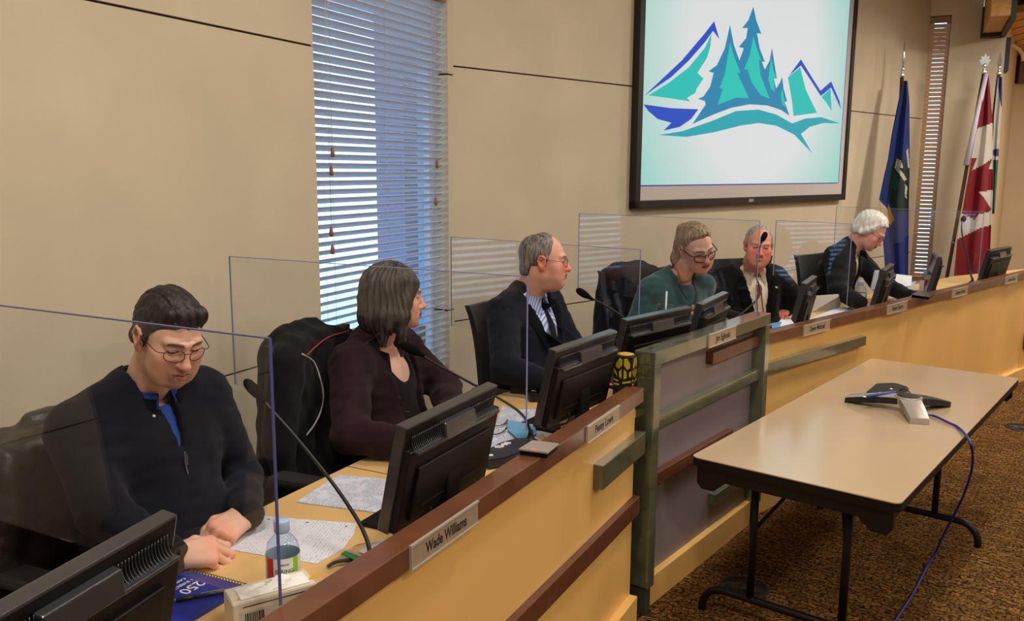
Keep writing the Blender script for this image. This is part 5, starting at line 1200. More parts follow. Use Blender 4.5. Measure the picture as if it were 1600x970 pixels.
# ------------------------------------------------------------------ office chairs and the coats hung on them
M_chair = mat('chair_black', (13, 14, 19), .6, bump=(300, .15), sheen=.1)
M_chrome = mat('chair_base', (60, 60, 64), .35, .7)
def Rz_face(th): a = math.radians(th); return Matrix(((math.cos(a), math.sin(a), 0), (-math.sin(a), math.cos(a), 0), (0, 0, 1)))   # local y looks along th
def chair(label, c, th, ztop, w=.50, arms=True):
    """c: middle of the backrest (top), th: heading the chair faces"""
    R = Rz_face(th); p = Vector((c[0], c[1], DAIS)); t = thing('office_chair', label, 'chair', tuple(p), R, 'black office chairs behind the council desk')
    H = ztop - DAIS; sz = .46
    bm = bmesh.new(); n = 14; mrow = 12; rows = []
    for side in (0, 1):
        g = []
        for i in range(mrow + 1):
            v = i / mrow; wv = w * (.36 + .10 * v + .075 * v ** 6 + .03 * math.sin(v * PI)); z = sz + .04 + (H - sz - .04) * v; row = []
            for j in range(n + 1):
                u = -1 + 2 * j / n; x = u * wv; y = .085 * u * u - .05 * v + .03 * math.sin(v * 2.4) - (side * .03); zz = z + (.022 * abs(u) ** 3 - .01) * v ** 4 - (.05 * abs(u) ** 8 * (1 - v) ** 2)
                row.append(bm.verts.new((x, y, zz)))
            g.append(row)
        rows.append(g)
    for g, fl in zip(rows, (False, True)):
        for i in range(mrow):
            for j in range(n):
                q = (g[i][j], g[i][j + 1], g[i + 1][j + 1], g[i + 1][j]); bm.faces.new(q[::-1] if fl else q)
    a, b = rows
    for i in range(mrow): bm.faces.new((a[i][0], a[i + 1][0], b[i + 1][0], b[i][0])); bm.faces.new((a[i][n], b[i][n], b[i + 1][n], a[i + 1][n]))
    for j in range(n): bm.faces.new((a[0][j], b[0][j], b[0][j + 1], a[0][j + 1])); bm.faces.new((a[mrow][j], a[mrow][j + 1], b[mrow][j + 1], b[mrow][j]))
    obj('backrest', bm, M_chair, t, angle=50)
    bm = bmesh.new(); poly_prism(bm, [(x, y + .27) for x, y in rrect(.25, .24, .09)], .075, z0=sz - .06); bmesh.ops.bevel(bm, geom=bm.edges[:], offset=.015, segments=2, affect='EDGES'); obj('seat', bm, M_chair, t, angle=50)
    bm = bmesh.new(); tube(bm, [(0, .27, .09), (0, .27, sz - .05)], .028, 14); tube(bm, spline([(0, .2, sz - .06), (0, -.03, sz - .03), (0, -.05, sz + .12)], 5), .02, 10); obj('column', bm, M_chrome, t)
    for k in range(5):
        a_ = 2 * PI * k / 5; bm = bmesh.new(); d = Vector((math.cos(a_), math.sin(a_), 0)); tube(bm, [Vector((0, .27, .10)), Vector((0, .27, .075)) + d * .3], [.025, .016], 8); lathe(bm, [(.001, -.012), (.026, -.012), (.026, .012), (.001, .012)], 14, Matrix.Translation(Vector((0, .27, .027)) + d * .3) @ Matrix.Rotation(PI / 2, 4, 'X')); obj('caster_leg', bm, M_chrome, t)
    if arms:
        for s in (-1, 1):
            bm = bmesh.new(); tube(bm, spline([(s * .25, .22, sz - .03), (s * .30, .22, sz + .08), (s * .29, .24, sz + .20)], 5), .017, 8); box(bm, s * .29 - .045, s * .29 + .045, .08, .36, sz + .20, sz + .235, bev=.014); obj('armrest', bm, M_chair, t)
    return t
def coat(name, label, c, th, ztop, w, hgt, m, amp=.012, h=.011, sleeves=True, seed=1, cat='coat'):
    """a coat draped over a backrest, built about its top middle"""
    R = Rz_face(th); t = thing(name, label, cat, (c[0], c[1], ztop), R)
    f = Field((-w / 2 - .12, -.2, -hgt - .08), (w / 2 + .12, .22, .08), h)
    def slab(X, Y, Z):
        v = np.clip(-Z / hgt, 0, 1); hx = w * (.44 + .07 * v - .05 * np.exp(-v * 9)); yc = .015 - .02 * v
        qx = np.abs(X) - hx + .05; qy = np.abs(Y - yc) - .085 + .05; qz = np.maximum(Z + .05 + .02 * np.abs(X / w * 2) ** 3, -hgt + .05 - Z)
        return np.sqrt(np.maximum(qx, 0) ** 2 + np.maximum(qy, 0) ** 2 + np.maximum(qz, 0) ** 2) + np.minimum(np.maximum(qx, np.maximum(qy, qz)), 0) - .05
    f.func(slab, f.lo, f.lo + f.h * f.n)
    if sleeves:
        for s in (-1, 1):
            f.cone((s * w * .42, .06, -.08), (s * w * .53, .06, -.36), .06, .055, .03); f.cone((s * w * .53, .06, -.36), (s * w * .47, .08, -.62), .055, .045, .03)
    f.cone((-.10, -.01, -.005), (.10, -.01, -.005), .03, .03, .03)
    f.disp(lambda X, Y, Z: amp * nz((X, Y, Z * .35), 26, seed) + amp * .5 * nz((X, Y, Z), 50, seed + 1))
    me = mesh_from('cloth', [f.mesh()]); link('cloth', me, m, t); return t

# ------------------------------------------------------------------ people
def fabric(name, col, col2=None, sheen=.06, rough=.85, bump=(380, .25)):
    return mat(name, col, rough, noise=(26, .18), bump=bump, spec=.2, sheen=sheen)
def person(label, P):
    """P['head'] (px, py, distance), yaw/pitch/roll of the face, torso heading th, lean; arms as world joints; s: size"""
    s = P.get('s', 1.06); Hc = dep(*P['head']); Mh = Matrix.Translation(Hc) @ Rz_face(P['yaw']).to_4x4() @ Matrix.Rotation(math.radians(P.get('roll', 0)), 4, 'Y') @ Matrix.Rotation(math.radians(-P.get('pitch', 0)), 4, 'X') @ Matrix.Scale(P.get('hs', s * .96), 4)
    Rt = Rz_face(P['th']); fwd = Rt @ Vector((0, 1, 0)); lf = Rt @ Vector((1, 0, 0))
    off = P.get('neck_off', (0, -.07, -.15)); N = Hc + (lf * off[0] + fwd * off[1] + Vector((0, 0, off[2]))) * s
    lean = math.radians(P.get('lean', 5)); Rb = Rt @ Matrix.Rotation(-lean, 3, 'X'); Mt = Matrix.Translation(N) @ Rb.to_4x4() @ Matrix.Scale(s, 4); Ti = Mt.inverted()
    pel = Mt @ Vector((0, 0, -.56)); base = Vector((pel.x, pel.y, DAIS))
    t = bpy.data.objects.new('person', None); COL.objects.link(t); t.location = base; tag(t, label, 'person'); T0 = Matrix.Translation(-base); FX = .94
    h = P.get('h', .003)
    # local x runs to the subject's right
    sh = {sd: Mt @ Vector((sd * .182 * P.get('wide', 1), -.012, -.075)) for sd in (-1, 1)}
    # body under the clothes, head and neck, hands: one mesh
    hf = head_field(P, np.array(Mh.inverted() @ (N + Vector((0, 0, .012)))), h / s); hv = hf.mesh()
    parts = [(xf(hv[0], T0 @ Mh), hv[1])]; cols = [head_cols(hv[0], P)]
    arms = {}; hands = {-k: v for k, v in P.get('hands', {}).items()}
    for sd, wr_ in ((-k, v) for k, v in P.get('arms', {}).items()):                       # two bones from shoulder to wrist, elbow out and down
        el = None
        if isinstance(wr_, tuple): el, wr_ = wr_
        a = sh[sd]; l1, l2 = .29 * s, .26 * s; v = wr_ - a; d = v.length
        if el is None:
            if d > (l1 + l2) * .985: el = a + v * (l1 / (l1 + l2))
            else:
                c = (l1 * l1 - l2 * l2 + d * d) / (2 * d); hh_ = math.sqrt(max(0, l1 * l1 - c * c)); vn = v / d
                hint = lf * sd * P.get('elbow_out', .5) - Vector((0, 0, 1)) - fwd * .3; hint = (hint - vn * hint.dot(vn)).normalized(); el = a + vn * c + hint * hh_
        arms[sd] = (el, wr_)
    def torso(f, grow, arms_on=True, belly=0, k=.05):
        wd = P.get('wide', 1)
        f.cone(Mt @ Vector((-.15 * wd, -.012, -.085)), Mt @ Vector((.15 * wd, -.012, -.085)), .066 * s + grow, .066 * s + grow, k)
        f.ell(Mt @ Vector((0, .012, -.20)), np.array((.190 * wd, .120, .17)) * s + grow, k, 'add', Rb)
        f.ell(Mt @ Vector((0, .03 + belly * .5, -.38)), np.array((.178 + belly * .4, .128 + belly, .19)) * s + grow, k, 'add', Rb)
        f.ell(Mt @ Vector((0, .02, -.54)), np.array((.18 + belly * .3, .135 + belly * .4, .12)) * s + grow, k, 'add', Rb)
        for sd in (-1, 1): f.cone(Mt @ Vector((sd * .035, -.02, .0)), Mt @ Vector((sd * .170 * wd, -.014, -.068)), .050 * s + grow, .060 * s + grow, .03)
        if arms_on:
            for sd, (el, wr_) in arms.items():
                f.cone(sh[sd], el, .062 * s + grow, .048 * s + grow, .035); f.cone(el, wr_, .048 * s + grow, .031 * s + grow, .02)
    allp = [N, pel] + [v for a in arms.values() for v in a] + list(sh.values())
    lo = np.min([np.array(p) for p in allp], 0) - .26; hi = np.max([np.array(p) for p in allp], 0) + .26; hi[2] = N.z + .12
    bf = Field(lo, hi, .012); torso(bf, -.016, belly=P.get('belly', 0)); f_ = bf.mesh(); parts.append((xf(f_[0], T0), f_[1])); cols.append(np.tile(np.array(lin(P['skin'])), (len(f_[0]), 1)))
    for sd, (dirv, up, curl, th_) in hands.items():
        el, wr_ = arms[sd]; y = Vector(dirv).normalized(); z = (Vector(up) - y * Vector(up).dot(y)).normalized(); x = y.cross(z)
        Mw = Matrix(((x.x, y.x, z.x, wr_.x), (x.y, y.y, z.y, wr_.y), (x.z, y.z, z.z, wr_.z), (0, 0, 0, 1))) @ Matrix.Scale(s * P.get('hsz', .97), 4)
        hv_ = hand_mesh(curl, th_, P.get('hh', .003), flip=(sd < 0)); parts.append((xf(hv_[0], T0 @ Mw), hv_[1])); cols.append(hand_cols(hv_[0], P['skin'], P.get('red', .5)))
    link('body', mesh_from('body', parts, cols), M_skin, t)
    # hair
    hr = hair_field(P['hairstyle'], P.get('hh2', h) / s, P.get('bald', True)).mesh(); link('hair', mesh_from('hair', [hr], M=T0 @ Mh), P['hair_m'], t)
    if P.get('glasses'): glasses(t, T0 @ Mh, *P['glasses'], M_lens, P.get('gdz', 0))
    # garment
    g = Field(lo, hi, P.get('hg', .008)); torso(g, P.get('grow', .006), False, belly=P.get('belly', 0))
    hn = np.array(N); upn = Mt @ Vector((0, .02, .16)); g.cone(Mt @ Vector((0, -.004, -.01)), upn, .060 * s, .075 * s, .006, 'sub')
    V = P.get('vneck')
    A = np.array(Ti)
    def loc3(X, Y, Z): return tuple(A[i, 0] * X + A[i, 1] * Y + A[i, 2] * Z + A[i, 3] for i in range(3))
    if V:
        zb, wt = V
        def wedge(X, Y, Z):
            x, y, z = loc3(X, Y, Z); return np.maximum(np.maximum(np.abs(x) - wt * (z - zb) / (0 - zb), -(y - .015)), zb - z) * .8
        g.func(wedge, lo, hi, 0, 'sub')
    gr = P.get('grow', .006)
    for sd, (el, wr_) in arms.items(): g.cone(sh[sd], el, .062 * s + gr, .049 * s + gr, .035); g.cone(el, wr_, .049 * s + gr, .034 * s + gr, .02); g.cone(el + (wr_ - el) * .55, el + (wr_ - el) * .97, .043 * s, .039 * s, .01)
    if P.get('scoop'): g.ell(Mt @ Vector((0, .10, -.02)), np.array((.085, .10, .12)) * s, .01, 'sub', Rb)
    g.disp(lambda X, Y, Z: P.get('wr', .005) * nz((X, Y, Z), 26, 11) + P.get('wr', .005) * .6 * nz((X, Y, Z * 1.6), 52, 12))
    gm = mesh_from('garment', [g.mesh()], M=T0); link(P.get('garment', 'jacket'), gm, P['garment_m'], t)
    bv = None
    if P.get('shirt_m'):
        q = Field(lo, hi, P.get('hg', .008)); torso(q, -.006, False, belly=P.get('belly', 0)); q.cone(Mt @ Vector((0, -.0, -.01)), upn, .058 * s, .07 * s, .006, 'sub')
        if P.get('scoop'): q.ell(Mt @ Vector((0, .10, -.03)), np.array((.075, .10, .115)) * s, .01, 'sub', Rb)
        q.disp(lambda X, Y, Z: .002 * nz((X, Y, Z), 40, 9)); sm_ = mesh_from('shirt', [q.mesh()], M=T0); link(P.get('shirt', 'shirt'), sm_, P['shirt_m'], t)
    def surf(meshes, x, z, lift=.003):
        """front-most point of the clothes at torso-local x, z"""
        o = Mt @ Vector((x, .5, z)) - base; d = (Rb @ Vector((0, -1, 0))); best = None
        for me in meshes:
            tr = surf.cache.setdefault(me.name, BVHTree.FromPolygons([v.co for v in me.vertices], [p.vertices[:] for p in me.polygons])); r = tr.ray_cast(o, d)
            if r[0] is not None and (best is None or r[3] < best): best = r[3]
        return o + d * (best - lift) if best is not None else Mt @ Vector((x, .12, z)) - base
    surf.cache = {}
    def patch(name, outline, m, meshes, lift=.004, n=10):
        """outline: list of (z, x_left, x_right) rows laid on the clothes"""
        bm = bmesh.new(); rows = []
        for z, xa, xb in outline: rows.append([bm.verts.new(surf(meshes, xa + (xb - xa) * i / n, z, lift)) for i in range(n + 1)])
        for a, b in zip(rows, rows[1:]):
            for i in range(n): bm.faces.new((a[i], a[i + 1], b[i + 1], b[i]))
        bmesh.ops.solidify(bm, geom=bm.faces[:], thickness=.002); return obj(name, bm, m, t, angle=60)
    def line(name, pts, r, m, meshes, lift=.002, n=8):
        bm = bmesh.new(); tube(bm, spline([surf(meshes, x, z, lift) for x, z in pts], n), r, 7); return obj(name, bm, m, t)
    def dot(name, x, z, r, m, meshes): 
        bm = bmesh.new(); c = surf(meshes, x, z, .001); lathe(bm, [(r, -.002), (r, .002), (r * .6, .004)], 14, Matrix.Translation(c) @ ((Rb @ Vector((0, 1, 0))).to_track_quat('Z', 'Y').to_matrix().to_4x4())); return obj(name, bm, m, t)
    def collar(name, m, r0=.062, r1=.078, hb=.040, hf=.012, gap=14, drop=.05, thick=.004, tip=.035):
        bm = bmesh.new(); n = 34; rows = []
        for i in range(n + 1):
            a = math.radians(gap + (360 - 2 * gap) * i / n); c = (1 + math.cos(a)) / 2                       # 1 at the front
            x, y = math.sin(a), math.cos(a); e = c ** 6
            top = Vector((x * r0, y * r0 * 1.05 - .008, hb * (1 - c) + hf * c)); mid = Vector((x * (r0 + .006), y * (r0 + .006) * 1.05 - .008, top.z + .004)); bot = Vector((x * r1 + math.copysign(tip, x) * e * .5, y * r1 * 1.08 - .008 + .012 * e, top.z - .030 - drop * e))
            low = Vector((x * (r0 + .004), y * (r0 + .004) * 1.05 - .008, top.z - .045)); rows.append([bm.verts.new(T0 @ (Mt @ p)) for p in (low, top, mid, bot)])
        for a, b in zip(rows, rows[1:]):
            for j in range(3): bm.faces.new((a[j], a[j + 1], b[j + 1], b[j]))
        bmesh.ops.solidify(bm, geom=bm.faces[:], thickness=thick); return obj(name, bm, m, t, angle=70)
    # legs, trousers and shoes under the desk
    kn = {}; q = Field(np.array(pel) - .65, np.array(pel) + np.array((.65, .65, .2)), .016); sd_m = P['trousers_m']
    for sd in (-1, 1):
        hip = Mt @ Vector((sd * .09, .0, -.56)); kn[sd] = hip + fwd * .42 * s + lf * sd * .03 + Vector((0, 0, .53 + DAIS - hip.z - .02)); ank = kn[sd] + fwd * .03 + Vector((0, 0, DAIS + .09 - kn[sd].z)); q.cone(hip, kn[sd], .085 * s, .062 * s, .03); q.cone(kn[sd], ank, .06 * s, .045 * s, .02)
        bm = bmesh.new(); fo = ank + Vector((0, 0, DAIS + .002 - ank.z)); Ms = Matrix.Translation(fo - base) @ Rt.to_4x4(); lathe(bm, [(.05, 0), (.052, .02), (.046, .05), (.036, .085), (.034, .1)], 16, Ms @ Matrix.Diagonal((.85, 1, 1, 1))); lathe(bm, [(.046, 0), (.048, .02), (.036, .05), (.001, .058)], 16, Ms @ Matrix.Translation((0, .11, 0)) @ Matrix.Diagonal((.9, 1.9, 1, 1))); obj('shoe', bm, P.get('shoe_m', M_pouch), t, smooth=True)
    link('trousers', mesh_from('trousers', [q.mesh()], M=T0), sd_m, t)
    return dict(t=t, Mt=Mt, base=base, surf=surf, patch=patch, line=line, dot=dot, collar=collar, gm=gm, sm=P.get('shirt_m') and sm_, T0=T0, N=N, fwd=fwd, lf=lf, Mh=Mh)

M_trou = fabric('trousers_dark', (30, 30, 36))
M_gl_thin = mat('glasses_metal', (70, 62, 58), .3, .7); M_gl_blk = mat('glasses_black', (18, 17, 18), .3)
VL = Vector((FR['L'][0][1], FR['L'][1][1], 0)); VP = Vector((FR['P'][0][1], FR['P'][1][1], 0)); VR = Vector((FR['R'][0][1], FR['R'][1][1], 0))
RELAX = (.55, .75, .5); FLAT = (.2, .3, .2); FIST = (1.1, 1.3, .9)
def D3(x, y, zc): return dep(x, y, zc)

# the man in the navy zip sweater
M_navy = fabric('sweater_navy', (15, 18, 31)); M_blue = fabric('shirt_blue', (48, 84, 170), sheen=.1)
hw = on_z(268, 868, TOP + .045); hl = on_z(384, 803, TOP + .05)
w1 = person('man with dark hair and thin glasses in a navy zip sweater reading a sheet', dict(
    head=(264, 526, 2.28), yaw=130, pitch=22, roll=-4, th=118, lean=6, s=1.06, hs=.985, lip=(196, 128, 112), skin=(232, 182, 158), hair=(26, 20, 18), hairstyle='short', hair_m=hair_mat('hair_black', (10, 9, 10), (44, 38, 38), 120), stubble=.5, fat=.004, jaw=1.06, eye=.0022, red=.5, bags=True, fold=True, browc=(44, 30, 26), h=.0024, hh=.0022, hg=.007, neck_off=(0, -.085, -.135), belly=.03, wide=1.06,
    glasses=('oval', M_gl_thin), garment='sweater', garment_m=M_navy, shirt_m=M_blue, vneck=(-.13, .036), trousers_m=M_trou, grow=.008, wr=.006,
    arms={-1: (D3(160, 800, 2.14), hw), 1: (D3(378, 745, 2.66), hl)},
    hsz=1.08, hands={-1: ((.84, .40, -.06), (.25, -.45, 1), (.7, .95, .5), .3), 1: (on_z(345, 832, TOP + .035) - hl, (.3, -.3, 1), (1.1, 1.25, .8), .4)}))
w1['collar']('shirt_collar', M_blue, .060, .082, .030, -.008, 16, .055, tip=.04)
w1['collar']('sweater_collar', M_navy, .070, .094, .030, -.022, 24, .06, .006, .05)
w1['line']('zip', [(0, -.145), (.002, -.17), (.002, -.20)], .0025, mat('zip_silver', (150, 150, 156), .3, .8), [w1['gm']]); w1['patch']('zip_pull', [(-.15, -.005, .005), (-.178, -.004, .004)], mat('zip_pull', (170, 170, 176), .3, .8), [w1['gm']], .006, 2)
w1['dot']('collar_button', .05, -.05, .004, M_lab, [w1['sm'], w1['gm']])

# the woman in burgundy
M_burg = fabric('jacket_burgundy', (40, 17, 27)); M_blkt = fabric('top_black', (12, 11, 14)); M_wht = mat('print_white', (206, 196, 196), .7)
w2 = person('woman with a grey-brown bob in a burgundy jacket, face turned away from the camera', dict(
    head=(617, 463, 3.32), yaw=78, pitch=4, roll=0, th=112, lean=4, s=1.08, hs=1.02, elbow_out=1.6, scoop=True, skin=(226, 174, 154), hair=(70, 54, 50), hairstyle='bob', hair_m=hair_mat('hair_bob', (22, 17, 18), (92, 78, 72), 60), h=.0034, hg=.008, red=.5, nose=1.05, neck=.052, neck_off=(0, -.06, -.155), wide=.98, eye=.0036,
    garment_m=M_burg, shirt='top', shirt_m=M_blkt, vneck=(-.56, .115), trousers_m=M_trou, grow=.014, wr=.007, belly=.02,
    arms={-1: on_z(672, 700, .96), 1: (D3(694, 606, 3.52), on_z(714, 670, .96))},
    hands={-1: ((.85, .1, -.1), (0, 0, 1), RELAX, .2), 1: ((.5, -.8, -.1), (0, 0, 1), RELAX, .2)}))
for k, (x, z, r) in enumerate(((.02, -.20, .010), (.035, -.235, .012), (.01, -.27, .014), (.03, -.30, .012), (.0, -.335, .010), (.035, -.345, .009))):
    w2['patch']('white_print', [(z + r, x - r * .4, x + r * .5), (z, x - r, x + r * .7), (z - r, x - r * .3, x + r * .2)], M_wht, [w2['sm'], w2['gm']], .004, 3)
w2['collar']('lapel_collar', M_burg, .074, .104, .030, -.05, 34, .06, .007, .04)

# the balding man in the dark suit
M_suit = fabric('suit_navy', (14, 19, 33)); M_tie = fabric('tie_dark', (12, 12, 18), sheen=.2)
M_strp = mat('shirt_striped', (196, 206, 228), .75); nt = M_strp.node_tree; b_ = nt.nodes['Principled BSDF']; tc = nt.nodes.new('ShaderNodeTexCoord'); wv = nt.nodes.new('ShaderNodeTexWave'); wv.inputs['Scale'].default_value = 34; mp = nt.nodes.new('ShaderNodeMapping'); mp.inputs['Rotation'].default_value = (0, 0, .5)
rp = nt.nodes.new('ShaderNodeValToRGB'); rp.color_ramp.elements[0].position = .5; rp.color_ramp.elements[1].position = .62; rp.color_ramp.elements[0].color = (*lin((214, 220, 236)), 1); rp.color_ramp.elements[1].color = (*lin((128, 152, 214)), 1)
nt.links.new(tc.outputs['Object'], mp.inputs[0]); nt.links.new(mp.outputs[0], wv.inputs['Vector']); nt.links.new(wv.outputs['Fac'], rp.inputs[0]); nt.links.new(rp.outputs[0], b_.inputs['Base Color'])
w3 = person('balding grey man in a navy suit and dark tie, seen in profile', dict(
    head=(851, 407, 4.18), yaw=93, pitch=3, roll=0, th=121, lean=5, s=1.12, elbow_out=1.6, skin=(224, 164, 142), hair=(96, 88, 82), hairstyle='receding', hair_m=hair_mat('hair_grey_brown', (58, 52, 50), (150, 142, 134), 110), h=.0036, hg=.009, red=.8, fat=.007, jaw=1.1, jowl=True, nose=1.15, neck=.064, neck_off=(0, -.07, -.145), wide=1.06, belly=.05, eye=.003, fold=True,
    glasses=('oval', M_gl_blk), garment_m=M_suit, shirt_m=M_strp, vneck=(-.46, .10), trousers_m=M_suit, grow=.012, wr=.006,
    arms={-1: on_z(885, 606, .96), 1: (D3(895, 545, 4.42), on_z(925, 580, .96))},
    hands={-1: ((.9, .1, -.1), (0, 0, 1), RELAX, .2), 1: ((.7, -.7, -.1), (0, 0, 1), RELAX, .2)}))
w3['collar']('shirt_collar', M_strp, .064, .084, .034, -.012, 12, .045, tip=.05)
w3['patch']('tie', [(-.035, -.018, .018), (-.062, -.014, .014), (-.12, -.022, .022), (-.22, -.030, .030), (-.32, -.036, .036), (-.36, -.036, .036)], M_tie, [w3['sm']], .010, 6)
for sd in (-1, 1): w3['patch']('lapel', [(-.03, sd * .085, sd * .125), (-.10, sd * .070, sd * .138), (-.14, sd * .062, sd * .12), (-.25, sd * .040, sd * .085), (-.39, sd * .008, sd * .03)], M_suit, [w3['gm'], w3['sm']], .008, 6)

# the woman in teal
M_teal = fabric('blouse_teal', (48, 78, 82), sheen=.3)
w4 = person('woman with fair hair tied back and dark glasses in a teal blouse', dict(
    head=(1088, 387, 4.88), yaw=163, pitch=20, roll=13, th=150, lean=14, s=1.13, skin=(232, 182, 162), hair=(150, 116, 84), hairstyle='ponytail', hair_m=hair_mat('hair_fair', (100, 78, 60), (180, 152, 120), 70), h=.0036, hg=.009, red=.6, neck=.05, neck_off=(.02, -.08, -.15), wide=.92, eye=.0056, browc=(120, 88, 66), lip=(168, 76, 78), open=True, jaw=.94, iris=(60, 80, 90), gaze=-.002,
    glasses=('cat', M_gl_blk), gdz=-.010, garment='blouse', garment_m=M_teal, trousers_m=M_trou, grow=.008, wr=.007,
    arms={-1: on_z(1062, 528, .97), 1: on_z(1128, 506, .97)},
    hands={-1: ((.6, -.6, -.2), (0, 0, 1), RELAX, .2), 1: ((-.2, -.9, -.1), (0, 0, 1), RELAX, .2)}))
M_gold2 = mat('pendant_gold', (214, 176, 130), .3, .7)
w4['line']('necklace', [(-.055, -.02), (-.035, -.07), (.0, -.115), (.035, -.07), (.055, -.02)], .0022, mat('necklace_dark', (40, 38, 40), .3, .6), [w4['gm']], .002)
w4['dot']('pendant', 0, -.12, .013, M_gold2, [w4['gm']]); w4['dot']('pendant', .004, -.15, .010, M_gold2, [w4['gm']])

# the smiling man
M_suit2 = fabric('suit_black', (14, 15, 20)); M_wshirt = fabric('shirt_white', (222, 210, 190), sheen=.1); M_bolo = mat('bolo_red', (150, 30, 40), .45)
w5 = person('smiling ruddy man in a black suit, white shirt and red bolo tie', dict(
    head=(1185, 384, 5.7), yaw=186, pitch=6, roll=-4, th=165, lean=8, s=1.12, elbow_out=2.2, skin=(222, 152, 132), hair=(150, 142, 138), hairstyle='receding', bald=False, hair_m=hair_mat('hair_grey', (120, 112, 110), (190, 184, 180), 110), h=.004, hg=.010, red=.9, fat=.008, jaw=1.1, smile=.9, teeth=True, jowl=True, neck=.062, neck_off=(0, -.06, -.14), wide=1.0, belly=.04, eye=.0026, browc=(150, 120, 104), brow=.5,
    garment_m=M_suit2, shirt_m=M_wshirt, vneck=(-.44, .085), trousers_m=M_suit2, grow=.012, wr=.006, hh=.0034,
    arms={-1: on_z(1165, 505, .97), 1: (D3(1245, 466, 5.85), on_z(1228, 484, .97))},
    hands={-1: ((.6, -.6, -.2), (0, 0, 1), RELAX, .2), 1: ((-.55, -.75, -.25), (0, 0, 1), RELAX, .2)}))
w5['collar']('shirt_collar', M_wshirt, .064, .086, .030, -.014, 16, .05, tip=.05)
for sd in (-1, 1): w5['line']('bolo_cord', [(sd * .012, -.04), (sd * .008, -.09), (sd * .016, -.16), (sd * .02, -.24)], .004, M_bolo, [w5['sm']], .004)
w5['patch']('bolo_slide', [(-.075, -.016, .016), (-.10, -.02, .02), (-.12, -.010, .010)], M_bolo, [w5['sm']], .008, 4)
w5['dot']('lapel_pin', -.115, -.10, .014, mat('pin_cream', (214, 200, 170), .4), [w5['gm']])
for sd in (-1, 1): w5['patch']('lapel', [(-.03, sd * .088, sd * .125), (-.10, sd * .072, sd * .138), (-.25, sd * .042, sd * .085), (-.43, sd * .008, sd * .03)], M_suit2, [w5['gm'], w5['sm']], .008, 6)

# the white haired man
w6 = person('white haired man with glasses in a black suit bending over papers', dict(
    head=(1360, 361, 6.55), yaw=122, pitch=36, roll=0, th=128, lean=30, s=1.13, skin=(230, 172, 158), hair=(230, 226, 220), hairstyle='white', hair_m=hair_mat('hair_white', (206, 200, 194), (246, 242, 238), 70), h=.0045, hg=.011, red=.7, neck=.06, neck_off=(0, -.11, -.115), wide=1.08, belly=.03, eye=.002, brow=.3, nose=1.1, stubble=0, fat=.004,
    glasses=('oval', M_gl_blk), garment_m=M_suit2, shirt_m=M_wshirt, vneck=(-.34, .06), trousers_m=M_suit2, grow=.014, wr=.007, hh=.0036,
    arms={-1: on_z(1344, 474, .99), 1: on_z(1420, 462, .99)},
    hands={-1: ((.9, .0, -.1), (0, 0, 1), RELAX, .2), 1: ((.4, -.7, -.1), (0, 0, 1), RELAX, .2)}))
w6['collar']('shirt_collar', M_wshirt, .062, .08, .024, -.02, 16, .04, tip=.04)

# chairs and coats
M_leather = mat('leather_dark', (46, 38, 33), .42, noise=(9, .25), bump=(26, .5), spec=.5)
M_coat = fabric('coat_black', (14, 14, 19)); M_coat2 = fabric('coat_dark_navy', (12, 15, 26))
c = dep(105, 700, 2.52); z = dep(50, 645, 2.5).z; chair('office chair under the worn dark leather coat at the far left', c, 112, z - .03, .52)
coat('leather_coat', 'worn dark brown leather coat hung on the chair of the man in navy', (c.x, c.y), 112, z, .56, .82, M_leather, .014, .010, True, 3)
c = dep(474, 640, 3.25); z = dep(490, 506, 3.3).z; chair('office chair under the black piped coat of the woman in burgundy', c, 112, z - .03, .46)
bc = coat('black_coat', 'black coat with white and red piping on the chair behind the woman in burgundy', (c.x, c.y), 112, z, .44, .72, M_coat, .012, .011, True, 5)
def piping(name, pts, m):
    bm = bmesh.new(); inv = bc.matrix_local.inverted() if False else (Matrix.Translation(bc.location) @ Rz_face(112).to_4x4()).inverted()
    me = [o for o in bc.children if o.name.startswith('cloth')][0].data; tr = BVHTree.FromPolygons([v.co for v in me.vertices], [p.vertices[:] for p in me.polygons]); o = inv @ Vector(CAM); S = []
    for x, y in pts:
        d = (inv @ dep(x, y, 3.2) - o).normalized(); r = tr.ray_cast(o, d); S.append(r[0] - d * .003 if r[0] is not None else o + d * 3.25)
    tube(bm, spline(S, 5), .0032, 7); obj(name, bm, m, bc)
piping('white_piping', [(472, 553), (490, 565), (500, 590), (505, 615), (502, 640), (492, 662), (479, 680)], mat('piping_white', (190, 186, 184), .6))
piping('red_piping', [(480, 555), (495, 540), (515, 526), (545, 517)], mat('piping_red', (150, 50, 54), .6))
c = dep(775, 560, 4.45); chair('office chair behind the balding man in the navy suit', c, 124, dep(760, 466, 4.45).z, .56)
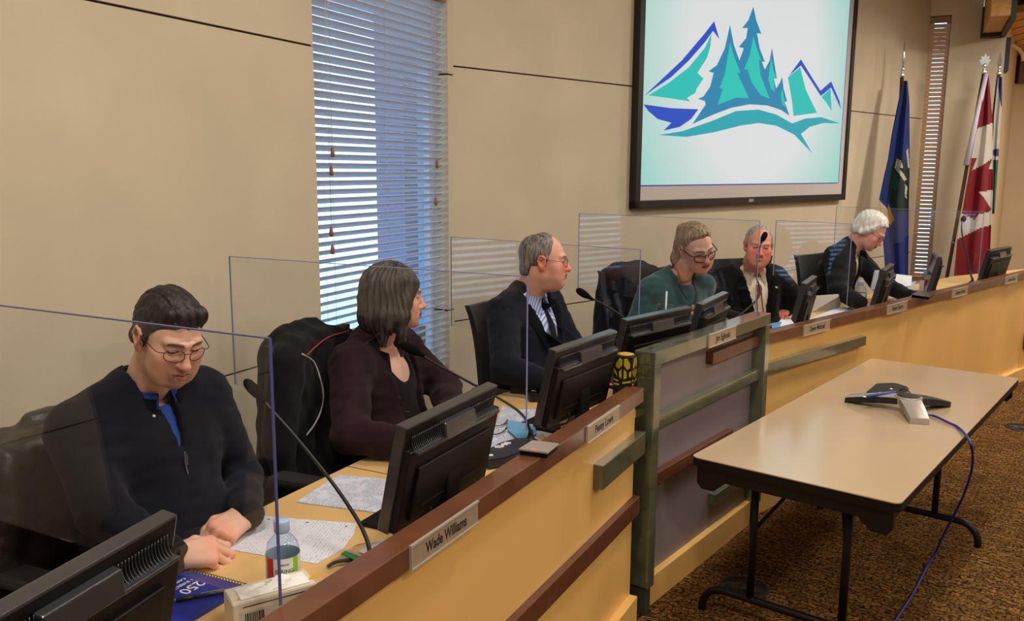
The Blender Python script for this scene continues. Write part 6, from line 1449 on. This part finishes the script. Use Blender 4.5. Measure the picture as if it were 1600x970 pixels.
c = dep(982, 480, 5.25); z = dep(980, 414, 5.2).z; chair('office chair under the flat topped dark coat, left of the woman in teal', c, 150, z - .03, .48)
coat('dark_coat', 'flat topped dark navy coat on the chair left of the woman in teal', (c.x, c.y), 150, z, .47, .6, M_coat2, .008, .012, False, 8)
c = dep(1140, 450, 5.95); chair('office chair behind the smiling man', c, 160, dep(1140, 402, 5.95).z, .56)
c = dep(1262, 440, 6.85); chair('office chair with pointed back corner left of the white haired man', c, 140, dep(1240, 396, 6.85).z, .50)
c = seg('L', -2.78, 1.2, 0); chair('unseen office chair out to the left, added for its dark reflection in a shield', c, 116, 1.36, .62)  # out of view, added so the nearest shield reflects something dark
# ------------------------------------------------------------------ light: ceiling lamps, sky and low sun on snow
W = bpy.data.worlds.new('sky'); SC.world = W; W.use_nodes = True; nt = W.node_tree; bg = nt.nodes['Background']
bg.inputs[0].default_value = (.34, .62, 1.0, 1); bg.inputs[1].default_value = 4.2
M_lamp = emis('lamp_diffuser', (255, 232, 196), 3.0)
for i, (x, y, p) in enumerate([(-.4, 1.0, 42), (1.6, 3.2, 42), (3.9, 5.6, 45), (5.8, 7.9, 60), (4.3, 1.0, 42), (6.8, 4.0, 42), (8.6, 9.5, 70), (1.9, -1.3, 60), (5.2, -1.5, 50)]):  # the lamp behind the camera is added fill to brighten the desk front
    z = 4.34 if not (x > 5.6 and y > 4) else 3.64
    t = thing('ceiling_light', 'recessed square ceiling lamp above the room', 'lamp', (x, y, z), 0, 'ceiling lamps')
    bm = bmesh.new(); box(bm, -.3, .3, -.3, .3, -.02, .0, bev=.004); obj('housing', bm, M_white, t)
    bm = bmesh.new(); box(bm, -.27, .27, -.27, .27, -.024, -.02); obj('diffuser', bm, M_lamp, t)
    l = bpy.data.lights.new('lamp_light', 'AREA'); l.shape = 'SQUARE'; l.size = .54; l.energy = p * 1.3; l.color = (1, .92, .82)
    lo = bpy.data.objects.new('lamp_light', l); COL.objects.link(lo); lo.location = (0, 0, -.03); lo.parent = t
SC.view_settings.exposure = 0.0
